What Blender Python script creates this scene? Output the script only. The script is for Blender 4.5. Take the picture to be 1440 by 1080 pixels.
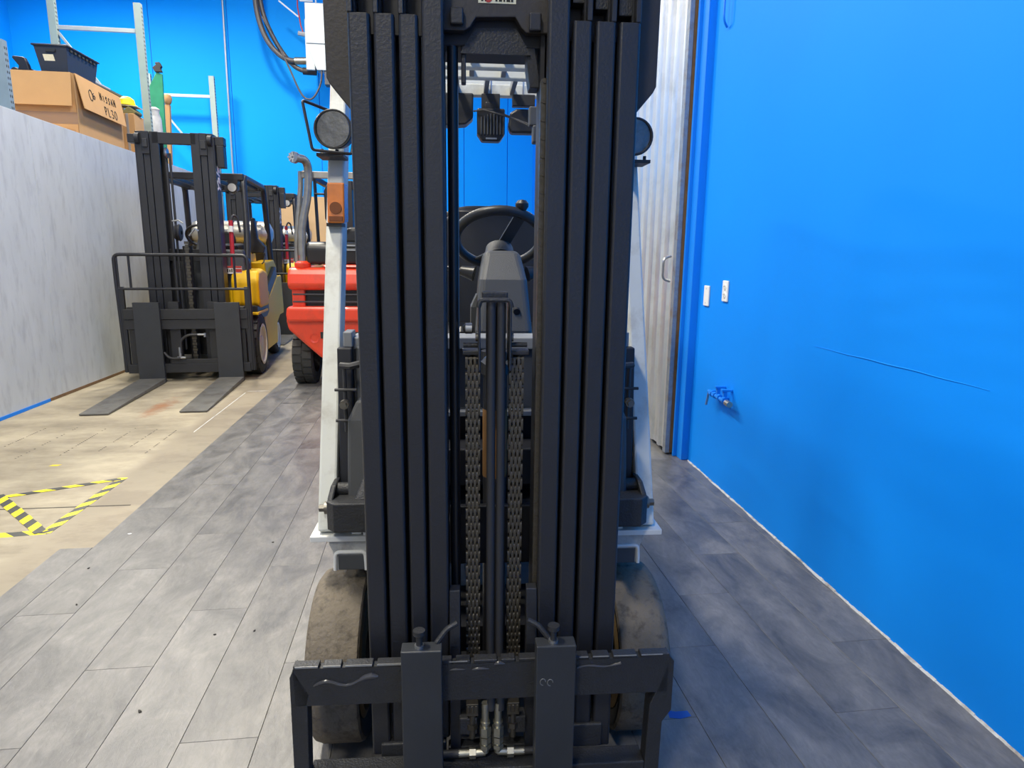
import bpy, bmesh, math, random
from mathutils import Vector, Matrix
random.seed(7)
for o in list(bpy.data.objects): bpy.data.objects.remove(o)
scn = bpy.context.scene
col = scn.collection
R = math.radians

# ------------------------------------------------------------------ camera
CAM_H = 1.30
PITCH, ROLL, YAW = R(11.2), R(0.6), R(7.3)
fw = Vector((math.sin(YAW)*math.cos(PITCH), math.cos(YAW)*math.cos(PITCH), -math.sin(PITCH)))
r0 = Vector((math.cos(YAW), -math.sin(YAW), 0)); u0 = r0.cross(fw)
rt = r0*math.cos(ROLL)+u0*math.sin(ROLL); up = -r0*math.sin(ROLL)+u0*math.cos(ROLL)
cd = bpy.data.cameras.new('camera'); cam = bpy.data.objects.new('camera', cd); col.objects.link(cam)
cam.matrix_world = Matrix(((rt.x, up.x, -fw.x, 0), (rt.y, up.y, -fw.y, 0), (rt.z, up.z, -fw.z, CAM_H), (0, 0, 0, 1)))
cd.sensor_width = 36; cd.lens = 23.0; cd.clip_start = 0.02; cd.clip_end = 100
scn.camera = cam

# ------------------------------------------------------------------ world, exposure
wld = bpy.data.worlds.new('world'); scn.world = wld; wld.use_nodes = True
bg = wld.node_tree.nodes['Background']; bg.inputs[0].default_value = (1, 0.97, 0.92, 1); bg.inputs[1].default_value = 0.25
vs = scn.view_settings
vs.view_transform = 'Standard'; vs.look = 'None'; vs.gamma = 1; vs.use_curve_mapping = False; vs.exposure = 0.75

# ------------------------------------------------------------------ lamps (positions used by the fixtures further down)
LAMPS = [(-1.25, 1.5, 4.9, 128), (-1.6, -2.2, 4.9, 100), (-1.6, 5.4, 5.1, 80), (-2.4, 9.0, 6.6, 235), (-5.0, 5.6, 5.9, 100), (-5.2, 10.5, 5.7, 165)]   # x, y, z, watts
LAMP_COLOR = (1.0, .925, .77)

# ------------------------------------------------------------------ materials
def mat(name, c, rough=.5, metal=0., var=0., vs_=6., bump=0., bs=60., spec=.5, dirt=None, dscale=3., damt=.5, coat=0., stretch=None):
    m = bpy.data.materials.new(name); m.use_nodes = True
    nt = m.node_tree; b = nt.nodes['Principled BSDF']
    b.inputs['Base Color'].default_value = (*c, 1); b.inputs['Roughness'].default_value = rough
    b.inputs['Metallic'].default_value = metal; b.inputs['Specular IOR Level'].default_value = spec
    b.inputs['Coat Weight'].default_value = coat
    tc = nt.nodes.new('ShaderNodeTexCoord'); last = None; vec = tc.outputs['Object']
    if stretch:
        mp = nt.nodes.new('ShaderNodeMapping'); mp.inputs['Scale'].default_value = stretch; nt.links.new(vec, mp.inputs[0]); vec = mp.outputs[0]
    if var:
        n = nt.nodes.new('ShaderNodeTexNoise'); n.inputs['Scale'].default_value = vs_; n.inputs['Detail'].default_value = 6
        nt.links.new(vec, n.inputs['Vector'])
        mx = nt.nodes.new('ShaderNodeMix'); mx.data_type = 'RGBA'
        mx.inputs[6].default_value = (*[x*(1-var) for x in c], 1); mx.inputs[7].default_value = (*[min(1, x*(1+var)) for x in c], 1)
        nt.links.new(n.outputs['Fac'], mx.inputs[0]); last = mx.outputs[2]
    if dirt:
        n = nt.nodes.new('ShaderNodeTexNoise'); n.inputs['Scale'].default_value = dscale; n.inputs['Detail'].default_value = 8; n.inputs['Roughness'].default_value = .65
        nt.links.new(vec, n.inputs['Vector'])
        rp = nt.nodes.new('ShaderNodeValToRGB'); rp.color_ramp.elements[0].position = .5; rp.color_ramp.elements[1].position = .72
        rp.color_ramp.elements[1].color = (damt, damt, damt, 1)
        nt.links.new(n.outputs['Fac'], rp.inputs[0])
        mx = nt.nodes.new('ShaderNodeMix'); mx.data_type = 'RGBA'
        if last: nt.links.new(last, mx.inputs[6])
        else: mx.inputs[6].default_value = (*c, 1)
        mx.inputs[7].default_value = (*dirt, 1)
        nt.links.new(rp.outputs[0], mx.inputs[0]); last = mx.outputs[2]
    if last: nt.links.new(last, b.inputs['Base Color'])
    if bump:
        n = nt.nodes.new('ShaderNodeTexNoise'); n.inputs['Scale'].default_value = bs; n.inputs['Detail'].default_value = 4
        nt.links.new(vec, n.inputs['Vector'])
        bp = nt.nodes.new('ShaderNodeBump'); bp.inputs['Strength'].default_value = bump; bp.inputs['Distance'].default_value = .01
        nt.links.new(n.outputs['Fac'], bp.inputs['Height']); nt.links.new(bp.outputs[0], b.inputs['Normal'])
    return m
def emat(name, c, s):
    m = bpy.data.materials.new(name); m.use_nodes = True
    b = m.node_tree.nodes['Principled BSDF']; b.inputs['Base Color'].default_value = (*c, 1)
    b.inputs['Emission Color'].default_value = (*c, 1); b.inputs['Emission Strength'].default_value = s
    return m

M = {}
M['blue'] = mat('blue_wall_paint', (.003, .252, .90), .58, var=.10, vs_=.9, bump=.05, bs=7, spec=.14)
M['blue_back'] = mat('blue_panel_paint', (.003, .345, .94), .6, var=.05, vs_=.6, bump=.03, bs=8, spec=.12)
M['blue_trim'] = mat('blue_trim_paint', (.004, .22, .82), .45, var=.06, spec=.3)
M['grey_ply'] = mat('grey_painted_plywood', (.53, .565, .585), .6, var=.12, vs_=6, bump=.25, bs=22, dirt=(.30, .32, .35), dscale=13, damt=.5, stretch=(1, 1, .28))
M['ceiling'] = mat('white_ceiling', (.7, .72, .74), .8, var=.05)
M['wall_white'] = mat('white_wall', (.62, .64, .66), .8, var=.05)
M['galv'] = mat('galvanised_steel', (.74, .75, .73), .40, .85, var=.14, vs_=5, bump=.04, bs=30, dirt=(.42, .42, .38), dscale=4, damt=.5)
M['galv_edge'] = mat('galvanised_edge_worn', (.30, .33, .36), .5, .6, var=.3, vs_=25, dirt=(.24, .15, .07), dscale=9, damt=.9)
M['rust'] = mat('rusty_strip', (.20, .12, .06), .7, .2, var=.4, vs_=20)
M['caulk'] = mat('chipped_white_caulk', (.55, .55, .53), .8, var=.25, vs_=30, dirt=(.13, .085, .06), dscale=7, damt=1)
M['black'] = mat('black_mast_paint', (.0185, .0195, .024), .40, var=.22, vs_=7, bump=.10, bs=160, spec=.5)
M['black_r'] = mat('black_casting', (.020, .021, .024), .5, var=.3, vs_=30, bump=.25, bs=220)
M['black_dk'] = mat('black_paint_cavity_shade', (.010, .011, .016), .55)  # deeper black: shade of hollows put into the colour, inner parts share it
M['brownblack'] = mat('brownish_black_plate', (.030, .026, .025), .5, var=.2, vs_=8, bump=.08, bs=120)
M['fork_grey'] = mat('dark_grey_fork_steel', (.030, .033, .038), .42, .0, var=.2, vs_=9, bump=.06, bs=80)
M['fork_worn'] = mat('worn_fork_steel', (.15, .148, .138), .5, .2, var=.3, vs_=9, dirt=(.07, .06, .055), dscale=8, damt=.8)
M['chain'] = mat('oily_chain_steel', (.092, .083, .068), .38, .7, var=.35, vs_=60)
M['chain_pin'] = mat('chain_pin_steel', (.16, .15, .13), .35, .8)
M['hose'] = mat('black_rubber_hose', (.026, .026, .029), .55, bump=.08, bs=300)
M['brass'] = mat('brassy_fitting', (.46, .44, .36), .36, .9, var=.25, vs_=60)
M['steel'] = mat('plain_steel', (.42, .43, .44), .35, .9, var=.15, vs_=40)
M['amber_band'] = mat('rusty_orange_band', (.26, .13, .04), .55, var=.45, vs_=25)
M['cream'] = mat('pale_grey_guard_paint', (.60, .615, .575), .42, var=.06, vs_=9, dirt=(.30, .27, .22), dscale=12, damt=.55)
M['white_edge'] = mat('white_step_paint', (.70, .71, .69), .5, var=.06, vs_=12)
M['body_grey'] = mat('grey_body_paint', (.40, .41, .41), .5, var=.12, vs_=14, dirt=(.12, .12, .12), dscale=18, damt=.6)
M['cowl'] = mat('dark_grey_plastic', (.062, .065, .069), .5, bump=.15, bs=350)
M['panel'] = mat('charcoal_panel', (.055, .06, .068), .5, var=.2, vs_=12)
M['floorgrey'] = mat('light_grey_step_plate', (.21, .22, .235), .5, var=.2, vs_=15)
M['plastic'] = mat('black_plastic', (.017, .017, .019), .38)
M['vinyl'] = mat('black_vinyl', (.018, .018, .020), .42, bump=.05, bs=90)
M['tyre_dirty'] = mat('dusty_tan_rubber', (.150, .126, .096), .85, var=.25, vs_=14, bump=.5, bs=60, dirt=(.045, .038, .030), dscale=34, damt=.9)
M['tyre_side'] = mat('black_rubber_side', (.022, .021, .020), .75, var=.2, vs_=20)
M['wheel_tan'] = mat('ochre_wheel_rim', (.24, .16, .07), .6, .1, var=.3, vs_=12)
M['tyre_black'] = mat('black_tread_rubber', (.034, .034, .033), .72, var=.3, vs_=25, bump=.2, bs=60)
M['rim_white'] = mat('cream_wheel_rim', (.76, .72, .60), .45, var=.06)
M['yellow'] = mat('yellow_forklift_paint', (.80, .47, .006), .42, var=.05, vs_=7, spec=.35)
M['red'] = mat('orange_red_forklift_paint', (.78, .052, .016), .32, var=.06, vs_=7, coat=.4, dirt=(.25, .05, .03), dscale=9, damt=.35)
M['dirtyred'] = mat('dark_red_band', (.45, .015, .03), .5)
M['tank'] = mat('silver_gas_tank', (.60, .57, .50), .38, .7, var=.2, vs_=9)
M['pipe'] = mat('sooty_steel_pipe', (.30, .29, .27), .42, .8, var=.35, vs_=14)
M['lamp_lens'] = mat('smoky_lamp_lens', (.16, .16, .155), .18, .2, var=.6, vs_=28, bump=.3, bs=70, spec=.8)
M['lens_white'] = mat('pale_lamp_lens', (.45, .45, .43), .2)
M['amber'] = mat('amber_lens', (.55, .155, .015), .22, var=.35, vs_=35, coat=.5)
M['amber_dk'] = mat('brown_amber_lens', (.20, .055, .008), .3, var=.3, vs_=35)
M['card'] = mat('brown_cardboard', (.52, .30, .125), .85, var=.10, vs_=5, bump=.06, bs=25)
M['card_dk'] = mat('darker_cardboard', (.42, .235, .10), .85, var=.12, vs_=6)
M['tape_clear'] = mat('brown_packing_tape', (.30, .19, .11), .35)
M['ink'] = mat('black_marker_ink', (.02, .018, .016), .8)
M['paper'] = mat('cream_paper_label', (.75, .70, .50), .8, var=.12, vs_=60)
M['white'] = mat('white_plastic', (.82, .82, .80), .45)
M['bin'] = mat('charcoal_bin_plastic', (.030, .033, .042), .45, bump=.1, bs=60)
M['rack'] = mat('grey_green_rack_paint', (.30, .37, .34), .48, var=.12, vs_=8)
M['rack_bar'] = mat('rack_brace_steel', (.42, .46, .46), .42, .3, var=.12, vs_=8)
M['rack_blue'] = mat('faded_blue_rack_paint', (.22, .29, .33), .5, var=.15, vs_=8)
M['hole'] = mat('dark_hole', (.02, .025, .03), .9)
M['conduit'] = mat('conduit_metal', (.50, .50, .50), .42, .6, var=.15, vs_=10)
M['flex'] = mat('flexible_conduit', (.10, .09, .085), .5, .3, var=.3, vs_=20)
M['boxgrey'] = mat('grey_electrical_box', (.46, .51, .52), .45, .2, var=.1, vs_=9)
M['wood'] = mat('pale_plywood', (.62, .40, .20), .75, var=.12, vs_=4)
M['green'] = mat('green_plastic', (.015, .20, .10), .45, var=.35, vs_=9)
M['sheetgrey'] = mat('dark_grey_sheet', (.10, .105, .11), .6, var=.2)
M['olive'] = mat('olive_fabric', (.16, .15, .06), .8, var=.35, vs_=30)
M['bag'] = mat('translucent_white_bag', (.42, .43, .44), .5, var=.3, vs_=16, bump=.6, bs=18)
M['yellowtape'] = mat('bright_yellow_plastic', (.80, .62, .01), .5)
M['bluetape'] = mat('blue_masking_tape', (.02, .12, .42), .7)
M['joint'] = mat('dark_floor_joint', (.05, .045, .038), .9)
M['worn'] = mat('bare_worn_steel', (.32, .32, .31), .45, .5, var=.3, vs_=60)
M['grease'] = mat('smeared_grease', (.05, .05, .055), .22)
M['sticker_red'] = mat('red_print', (.45, .04, .03), .6)
M['textyellow'] = mat('yellow_lettering', (.75, .5, .03), .5)
M['textwhite'] = mat('white_lettering', (.8, .8, .8), .5)
M['cowldark'] = mat('black_steering_wheel', (.022, .023, .025), .42, bump=.06, bs=200)
M['led'] = emat('lit_led_panel', (.93, .97, 1), 6)

def plank_mat():
    m = bpy.data.materials.new('grey_vinyl_plank'); m.use_nodes = True
    nt = m.node_tree; b = nt.nodes['Principled BSDF']; N = nt.nodes.new; L = nt.links.new
    tc = N('ShaderNodeTexCoord'); oi = N('ShaderNodeObjectInfo')
    vm = N('ShaderNodeVectorMath'); vm.operation = 'MULTIPLY'; vm.inputs[1].default_value = (37, 61, 13)
    cb = N('ShaderNodeCombineXYZ'); [L(oi.outputs['Random'], cb.inputs[i]) for i in range(3)]; L(cb.outputs[0], vm.inputs[0])
    ad = N('ShaderNodeVectorMath'); ad.operation = 'ADD'; L(tc.outputs['Object'], ad.inputs[0]); L(vm.outputs[0], ad.inputs[1])
    mp = N('ShaderNodeMapping'); mp.inputs['Scale'].default_value = (1, .55, 1); L(ad.outputs[0], mp.inputs[0])
    n1 = N('ShaderNodeTexNoise'); n1.inputs['Scale'].default_value = 6; n1.inputs['Detail'].default_value = 9; n1.inputs['Roughness'].default_value = .68; n1.inputs['Distortion'].default_value = .6
    L(mp.outputs[0], n1.inputs['Vector'])
    mp2 = N('ShaderNodeMapping'); mp2.inputs['Scale'].default_value = (1, .30, 1); L(ad.outputs[0], mp2.inputs[0])
    n2 = N('ShaderNodeTexNoise'); n2.inputs['Scale'].default_value = 48; n2.inputs['Detail'].default_value = 9; n2.inputs['Roughness'].default_value = .8; n2.inputs['Distortion'].default_value = 1.2; L(mp2.outputs[0], n2.inputs['Vector'])
    rp = N('ShaderNodeValToRGB'); e = rp.color_ramp.elements
    e[0].position = .30; e[0].color = (.066, .067, .070, 1); e[1].position = .70; e[1].color = (.232, .222, .210, 1)
    L(n1.outputs['Fac'], rp.inputs[0])
    rp2 = N('ShaderNodeValToRGB'); e = rp2.color_ramp.elements
    e[0].position = .3; e[0].color = (.74, .74, .75, 1); e[1].position = .7; e[1].color = (1.16, 1.16, 1.15, 1)
    L(n2.outputs['Fac'], rp2.inputs[0])
    mx = N('ShaderNodeMix'); mx.data_type = 'RGBA'; mx.blend_type = 'MULTIPLY'; mx.inputs[0].default_value = 1
    L(rp.outputs[0], mx.inputs[6]); L(rp2.outputs[0], mx.inputs[7])
    mr = N('ShaderNodeMapRange'); mr.inputs[3].default_value = .92; mr.inputs[4].default_value = 1.07; L(oi.outputs['Random'], mr.inputs[0])
    mx2 = N('ShaderNodeMix'); mx2.data_type = 'RGBA'; mx2.blend_type = 'MULTIPLY'; mx2.inputs[0].default_value = 1
    cc = N('ShaderNodeCombineColor'); [L(mr.outputs[0], cc.inputs[i]) for i in range(3)]
    L(mx.outputs[2], mx2.inputs[6]); L(cc.outputs[0], mx2.inputs[7]); L(mx2.outputs[2], b.inputs['Base Color'])
    rr = N('ShaderNodeMapRange'); rr.inputs[3].default_value = .27; rr.inputs[4].default_value = .46; L(n1.outputs['Fac'], rr.inputs[0]); L(rr.outputs[0], b.inputs['Roughness'])
    bp = N('ShaderNodeBump'); bp.inputs['Strength'].default_value = .22; bp.inputs['Distance'].default_value = .004
    L(n2.outputs['Fac'], bp.inputs['Height']); L(bp.outputs[0], b.inputs['Normal'])
    return m
def concrete_mat():
    m = bpy.data.materials.new('tan_worn_concrete'); m.use_nodes = True
    nt = m.node_tree; b = nt.nodes['Principled BSDF']; N = nt.nodes.new; L = nt.links.new
    tc = N('ShaderNodeTexCoord')
    mp = N('ShaderNodeMapping'); mp.inputs['Scale'].default_value = (.55, 1, 1); L(tc.outputs['Object'], mp.inputs[0])
    n1 = N('ShaderNodeTexNoise'); n1.inputs['Scale'].default_value = 3.2; n1.inputs['Detail'].default_value = 10; n1.inputs['Roughness'].default_value = .7
    L(mp.outputs[0], n1.inputs['Vector'])
    rp = N('ShaderNodeValToRGB'); e = rp.color_ramp.elements
    e[0].position = .32; e[0].color = (.225, .19, .135, 1); e[1].position = .66; e[1].color = (.46, .40, .285, 1)
    L(n1.outputs['Fac'], rp.inputs[0])
    # rusty spill of its own shape between the forks of the yellow truck
    sp = N('ShaderNodeMapping'); sp.inputs['Location'].default_value = (2.28, -5.75, 0); sp.vector_type = 'POINT'; L(tc.outputs['Object'], sp.inputs[0])
    sc = N('ShaderNodeVectorMath'); sc.operation = 'MULTIPLY'; sc.inputs[1].default_value = (5.0, 1.35, 1); L(sp.outputs[0], sc.inputs[0])
    ln = N('ShaderNodeVectorMath'); ln.operation = 'LENGTH'; L(sc.outputs[0], ln.inputs[0])
    n2 = N('ShaderNodeTexNoise'); n2.inputs['Scale'].default_value = 9; n2.inputs['Detail'].default_value = 8; n2.inputs['Roughness'].default_value = .7; L(tc.outputs['Object'], n2.inputs['Vector'])
    ma = N('ShaderNodeMath'); ma.operation = 'MULTIPLY_ADD'; ma.inputs[1].default_value = -.75; L(ln.outputs['Value'], ma.inputs[0]); L(n2.outputs['Fac'], ma.inputs[2])
    mr = N('ShaderNodeMapRange'); mr.inputs[1].default_value = .10; mr.inputs[2].default_value = .42; mr.inputs[4].default_value = .75; L(ma.outputs[0], mr.inputs[0])
    mx = N('ShaderNodeMix'); mx.data_type = 'RGBA'; mx.inputs[7].default_value = (.32, .13, .05, 1)
    L(mr.outputs[0], mx.inputs[0]); L(rp.outputs[0], mx.inputs[6])
    sx = N('ShaderNodeSeparateXYZ'); L(tc.outputs['Object'], sx.inputs[0])
    b1 = N('ShaderNodeMapRange'); b1.interpolation_type = 'SMOOTHSTEP'; b1.inputs[1].default_value = -1.86; b1.inputs[2].default_value = -1.72; L(sx.outputs[0], b1.inputs[0])
    b2 = N('ShaderNodeMath'); b2.operation = 'MULTIPLY'; L(b1.outputs[0], b2.inputs[0])
    b3 = N('ShaderNodeMapRange'); b3.inputs[1].default_value = .40; b3.inputs[2].default_value = .56; b3.inputs[4].default_value = .75; L(n1.outputs['Fac'], b3.inputs[0]); L(b3.outputs[0], b2.inputs[1])
    mb_ = N('ShaderNodeMix'); mb_.data_type = 'RGBA'; mb_.inputs[7].default_value = (.185, .150, .108, 1); L(b2.outputs[0], mb_.inputs[0]); L(mx.outputs[2], mb_.inputs[6]); mx = mb_
    n3 = N('ShaderNodeTexNoise'); n3.inputs['Scale'].default_value = 1.1; n3.inputs['Detail'].default_value = 5; L(tc.outputs['Object'], n3.inputs['Vector'])
    r3 = N('ShaderNodeMapRange'); r3.inputs[1].default_value = .35; r3.inputs[2].default_value = .65; r3.inputs[3].default_value = .82; r3.inputs[4].default_value = 1.08; L(n3.outputs['Fac'], r3.inputs[0])
    cc = N('ShaderNodeCombineColor'); [L(r3.outputs[0], cc.inputs[i]) for i in range(3)]
    mu = N('ShaderNodeMix'); mu.data_type = 'RGBA'; mu.blend_type = 'MULTIPLY'; mu.inputs[0].default_value = 1
    L(mx.outputs[2], mu.inputs[6]); L(cc.outputs[0], mu.inputs[7]); L(mu.outputs[2], b.inputs['Base Color'])
    b.inputs['Roughness'].default_value = .62
    bp = N('ShaderNodeBump'); bp.inputs['Strength'].default_value = .25; bp.inputs['Distance'].default_value = .006
    L(n1.outputs['Fac'], bp.inputs['Height']); L(bp.outputs[0], b.inputs['Normal'])
    return m
def hazard_mat():
    m = bpy.data.materials.new('yellow_black_hazard_tape'); m.use_nodes = True
    nt = m.node_tree; b = nt.nodes['Principled BSDF']; N = nt.nodes.new; L = nt.links.new
    tc = N('ShaderNodeTexCoord'); sx = N('ShaderNodeSeparateXYZ'); L(tc.outputs['Object'], sx.inputs[0])
    a = N('ShaderNodeMath'); a.operation = 'ADD'; L(sx.outputs[0], a.inputs[0]); L(sx.outputs[1], a.inputs[1])
    d = N('ShaderNodeMath'); d.operation = 'MULTIPLY'; d.inputs[1].default_value = 7.5; L(a.outputs[0], d.inputs[0])
    fr = N('ShaderNodeMath'); fr.operation = 'FRACT'; L(d.outputs[0], fr.inputs[0])
    g = N('ShaderNodeMath'); g.operation = 'GREATER_THAN'; g.inputs[1].default_value = .5; L(fr.outputs[0], g.inputs[0])
    n = N('ShaderNodeTexNoise'); n.inputs['Scale'].default_value = 26; n.inputs['Detail'].default_value = 6; L(tc.outputs['Object'], n.inputs['Vector'])
    w = N('ShaderNodeMath'); w.operation = 'GREATER_THAN'; w.inputs[1].default_value = .66; L(n.outputs['Fac'], w.inputs[0])
    mx = N('ShaderNodeMix'); mx.data_type = 'RGBA'; mx.inputs[6].default_value = (.055, .055, .05, 1); mx.inputs[7].default_value = (.86, .74, .015, 1); L(g.outputs[0], mx.inputs[0])
    m2 = N('ShaderNodeMix'); m2.data_type = 'RGBA'; m2.inputs[7].default_value = (.10, .09, .06, 1); L(w.outputs[0], m2.inputs[0]); L(mx.outputs[2], m2.inputs[6])
    L(m2.outputs[2], b.inputs['Base Color']); b.inputs['Roughness'].default_value = .5
    return m
M['plank'] = plank_mat(); M['concrete'] = concrete_mat(); M['hazard'] = hazard_mat()

# ------------------------------------------------------------------ mesh helpers
class MB:
    def __init__(s): s.v = []; s.f = []; s.sm = []
    def add(s, vs, fs, sm=False):
        k = len(s.v); s.v += [tuple(p) for p in vs]; s.f += [tuple(i+k for i in f) for f in fs]; s.sm += [sm]*len(fs); return s
    def box(s, x0, x1, y0, y1, z0, z1):
        if x0 > x1: x0, x1 = x1, x0
        if y0 > y1: y0, y1 = y1, y0
        if z0 > z1: z0, z1 = z1, z0
        return s.add([(x0, y0, z0), (x1, y0, z0), (x1, y1, z0), (x0, y1, z0), (x0, y0, z1), (x1, y0, z1), (x1, y1, z1), (x0, y1, z1)],
                     [(0, 3, 2, 1), (4, 5, 6, 7), (0, 1, 5, 4), (1, 2, 6, 5), (2, 3, 7, 6), (3, 0, 4, 7)])
    def hexa(s, lo, hi):   # two quads (4 points each), hi above lo in the same order
        return s.add(list(lo)+list(hi), [(0, 3, 2, 1), (4, 5, 6, 7), (0, 1, 5, 4), (1, 2, 6, 5), (2, 3, 7, 6), (3, 0, 4, 7)])
    def prism(s, poly, axis, a, b):   # polygon in the two other axes, extruded along axis
        def P(p, t):
            return {'x': (t, p[0], p[1]), 'y': (p[0], t, p[1]), 'z': (p[0], p[1], t)}[axis]
        n = len(poly); vs = [P(p, a) for p in poly]+[P(p, b) for p in poly]
        fs = [tuple(range(n-1, -1, -1)), tuple(range(n, 2*n))]+[(i, (i+1) % n, n+(i+1) % n, n+i) for i in range(n)]
        return s.add(vs, fs)
    def bar(s, p0, p1, w, h, upv=(0, 0, 1)):   # square bar from p0 to p1
        p0, p1 = Vector(p0), Vector(p1); d = (p1-p0).normalized(); upv = Vector(upv)
        a = d.cross(upv)
        if a.length < 1e-4: a = d.cross(Vector((1, 0, 0)))
        a.normalize(); c = a.cross(d).normalized()
        q = [(-w/2, -h/2), (w/2, -h/2), (w/2, h/2), (-w/2, h/2)]
        return s.hexa([p0+a*x+c*y for x, y in q], [p1+a*x+c*y for x, y in q])
    def cyl(s, p0, p1, r, n=16, r2=None, caps=True):
        p0, p1 = Vector(p0), Vector(p1); d = (p1-p0).normalized(); r2 = r if r2 is None else r2
        a = d.orthogonal().normalized(); c = d.cross(a)
        ring = lambda p, q: [p+a*q*math.cos(2*math.pi*i/n)+c*q*math.sin(2*math.pi*i/n) for i in range(n)]
        k = ring(p0, r)+ring(p1, r2)
        s.add(k, [(i, (i+1) % n, n+(i+1) % n, n+i) for i in range(n)], True)
        if caps: s.add(k, [tuple(range(n-1, -1, -1)), tuple(range(n, 2*n))])
        return s
    def tube(s, pts, r, n=10, closed=False):
        pts = [Vector(p) for p in pts]; m = len(pts); rings = []; a = None
        for i, p in enumerate(pts):
            if closed: d = pts[(i+1) % m]-pts[i-1]
            else: d = pts[min(i+1, m-1)]-pts[max(i-1, 0)]
            d.normalize()
            a = (a-d*a.dot(d)).normalized() if a else d.orthogonal().normalized()
            c = d.cross(a); rr = r[i] if isinstance(r, (list, tuple)) else r
            rings.append([p+a*rr*math.cos(2*math.pi*j/n)+c*rr*math.sin(2*math.pi*j/n) for j in range(n)])
        vs = [q for g in rings for q in g]; fs = []
        for i in range(m if closed else m-1):
            k0, k1 = i*n, ((i+1) % m)*n
            fs += [(k0+j, k0+(j+1) % n, k1+(j+1) % n, k1+j) for j in range(n)]
        s.add(vs, fs, True)
        if not closed: s.add(vs, [tuple(range(n-1, -1, -1)), tuple((m-1)*n+j for j in range(n))])
        return s
    def lathe(s, prof, c, axis='x', n=40, closed=False):   # prof: (r, t) around axis through c
        c = Vector(c); vs = []
        for r, t in prof:
            for i in range(n):
                A = 2*math.pi*i/n; p, q = r*math.cos(A), r*math.sin(A)
                vs.append(c+Vector({'x': (t, p, q), 'y': (p, t, q), 'z': (p, q, t)}[axis]))
        m = len(prof); fs = []
        for j in range(m if closed else m-1):
            k = (j+1) % m
            fs += [(j*n+i, j*n+(i+1) % n, k*n+(i+1) % n, k*n+i) for i in range(n)]
        return s.add(vs, fs, True)
    def build(s, name, m, parent=None, bevel=0, seg=2, smooth=None, kind=None, label=None):
        me = bpy.data.meshes.new(name); me.from_pydata(s.v, [], s.f)
        bm = bmesh.new(); bm.from_mesh(me); bmesh.ops.remove_doubles(bm, verts=bm.verts, dist=1e-6)
        bmesh.ops.recalc_face_normals(bm, faces=bm.faces); bm.to_mesh(me); bm.free()
        if smooth or any(s.sm):
            for p in me.polygons: p.use_smooth = True
            me.set_sharp_from_angle(angle=R(38))
        me.materials.append(M[m]); o = bpy.data.objects.new(name, me); col.objects.link(o)
        if parent: o.parent = parent
        if bevel:
            b = o.modifiers.new('bevel', 'BEVEL'); b.width = bevel; b.segments = seg; b.limit_method = 'ANGLE'; b.angle_limit = R(35); b.harden_normals = False
        if kind: o['kind'] = kind
        if label: o['label'] = label
        return o
def tag(o, label=None, cat=None, group=None, kind=None):
    if label: o['label'] = label
    if cat: o['category'] = cat
    if group: o['group'] = group
    if kind: o['kind'] = kind
    return o
def empty(name, loc=(0, 0, 0), rz=0, label=None, cat=None, group=None):
    o = bpy.data.objects.new(name, None); col.objects.link(o); o.location = loc; o.rotation_euler = (0, 0, rz); o.empty_display_size = .1
    return tag(o, label, cat, group)
def copy_tree(o, parent=None):
    c = o.copy(); col.objects.link(c); c.parent = parent
    for ch in [x for x in bpy.data.objects if x.parent == o]: copy_tree(ch, c)
    return c
def twin(o, name, parent, loc=None, rot=None, scale=None):
    c = o.copy(); c.name = name; col.objects.link(c); c.parent = parent
    if loc is not None: c.location = loc
    if rot is not None: c.rotation_euler = rot
    if scale is not None: c.scale = scale
    return c
def text_mesh(name, body, size, m, parent, mw, shear=0, extrude=.001, align='CENTER'):
    cu = bpy.data.curves.new(name, 'FONT'); cu.body = body; cu.size = size; cu.extrude = extrude; cu.align_x = align; cu.align_y = 'CENTER'; cu.shear = shear; cu.offset = size*.02
    to = bpy.data.objects.new(name+'_tmp', cu); col.objects.link(to)
    me = bpy.data.meshes.new_from_object(to.evaluated_get(bpy.context.evaluated_depsgraph_get()))
    bpy.data.objects.remove(to); me.name = name; me.materials.clear(); me.materials.append(M[m])
    o = bpy.data.objects.new(name, me); col.objects.link(o); o.parent = parent; o.matrix_local = mw
    return o
def arc(p0, p1, p2, n=8):   # quadratic curve through control p1
    p0, p1, p2 = Vector(p0), Vector(p1), Vector(p2)
    return [p0*(1-t)**2+p1*2*t*(1-t)+p2*t*t for t in [i/n for i in range(n+1)]]
def rounded(pts, r, n=5):   # polyline with rounded corners
    pts = [Vector(p) for p in pts]; out = [pts[0]]
    for a, b, c in zip(pts, pts[1:], pts[2:]):
        d0 = (a-b); d1 = (c-b); k0 = min(r, d0.length*.45); k1 = min(r, d1.length*.45)
        out += arc(b+d0.normalized()*k0, b, b+d1.normalized()*k1, n)
    return out+[pts[-1]]

# ================================================================== THE ROOM
BACK_Y, FRONT_Y, LEFT_X, TOP_Z = 13.45, -4.5, -7.2, 7.0
def wall_x(y): return 1.494+.042*y
fl = MB().box(LEFT_X-.2, 2.3, FRONT_Y-.2, BACK_Y+.2, -.2, -.005).build('floor', 'concrete'); fl['kind'] = 'structure'
fl['label'] = 'tan worn concrete slab beside grey vinyl planks'
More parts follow.
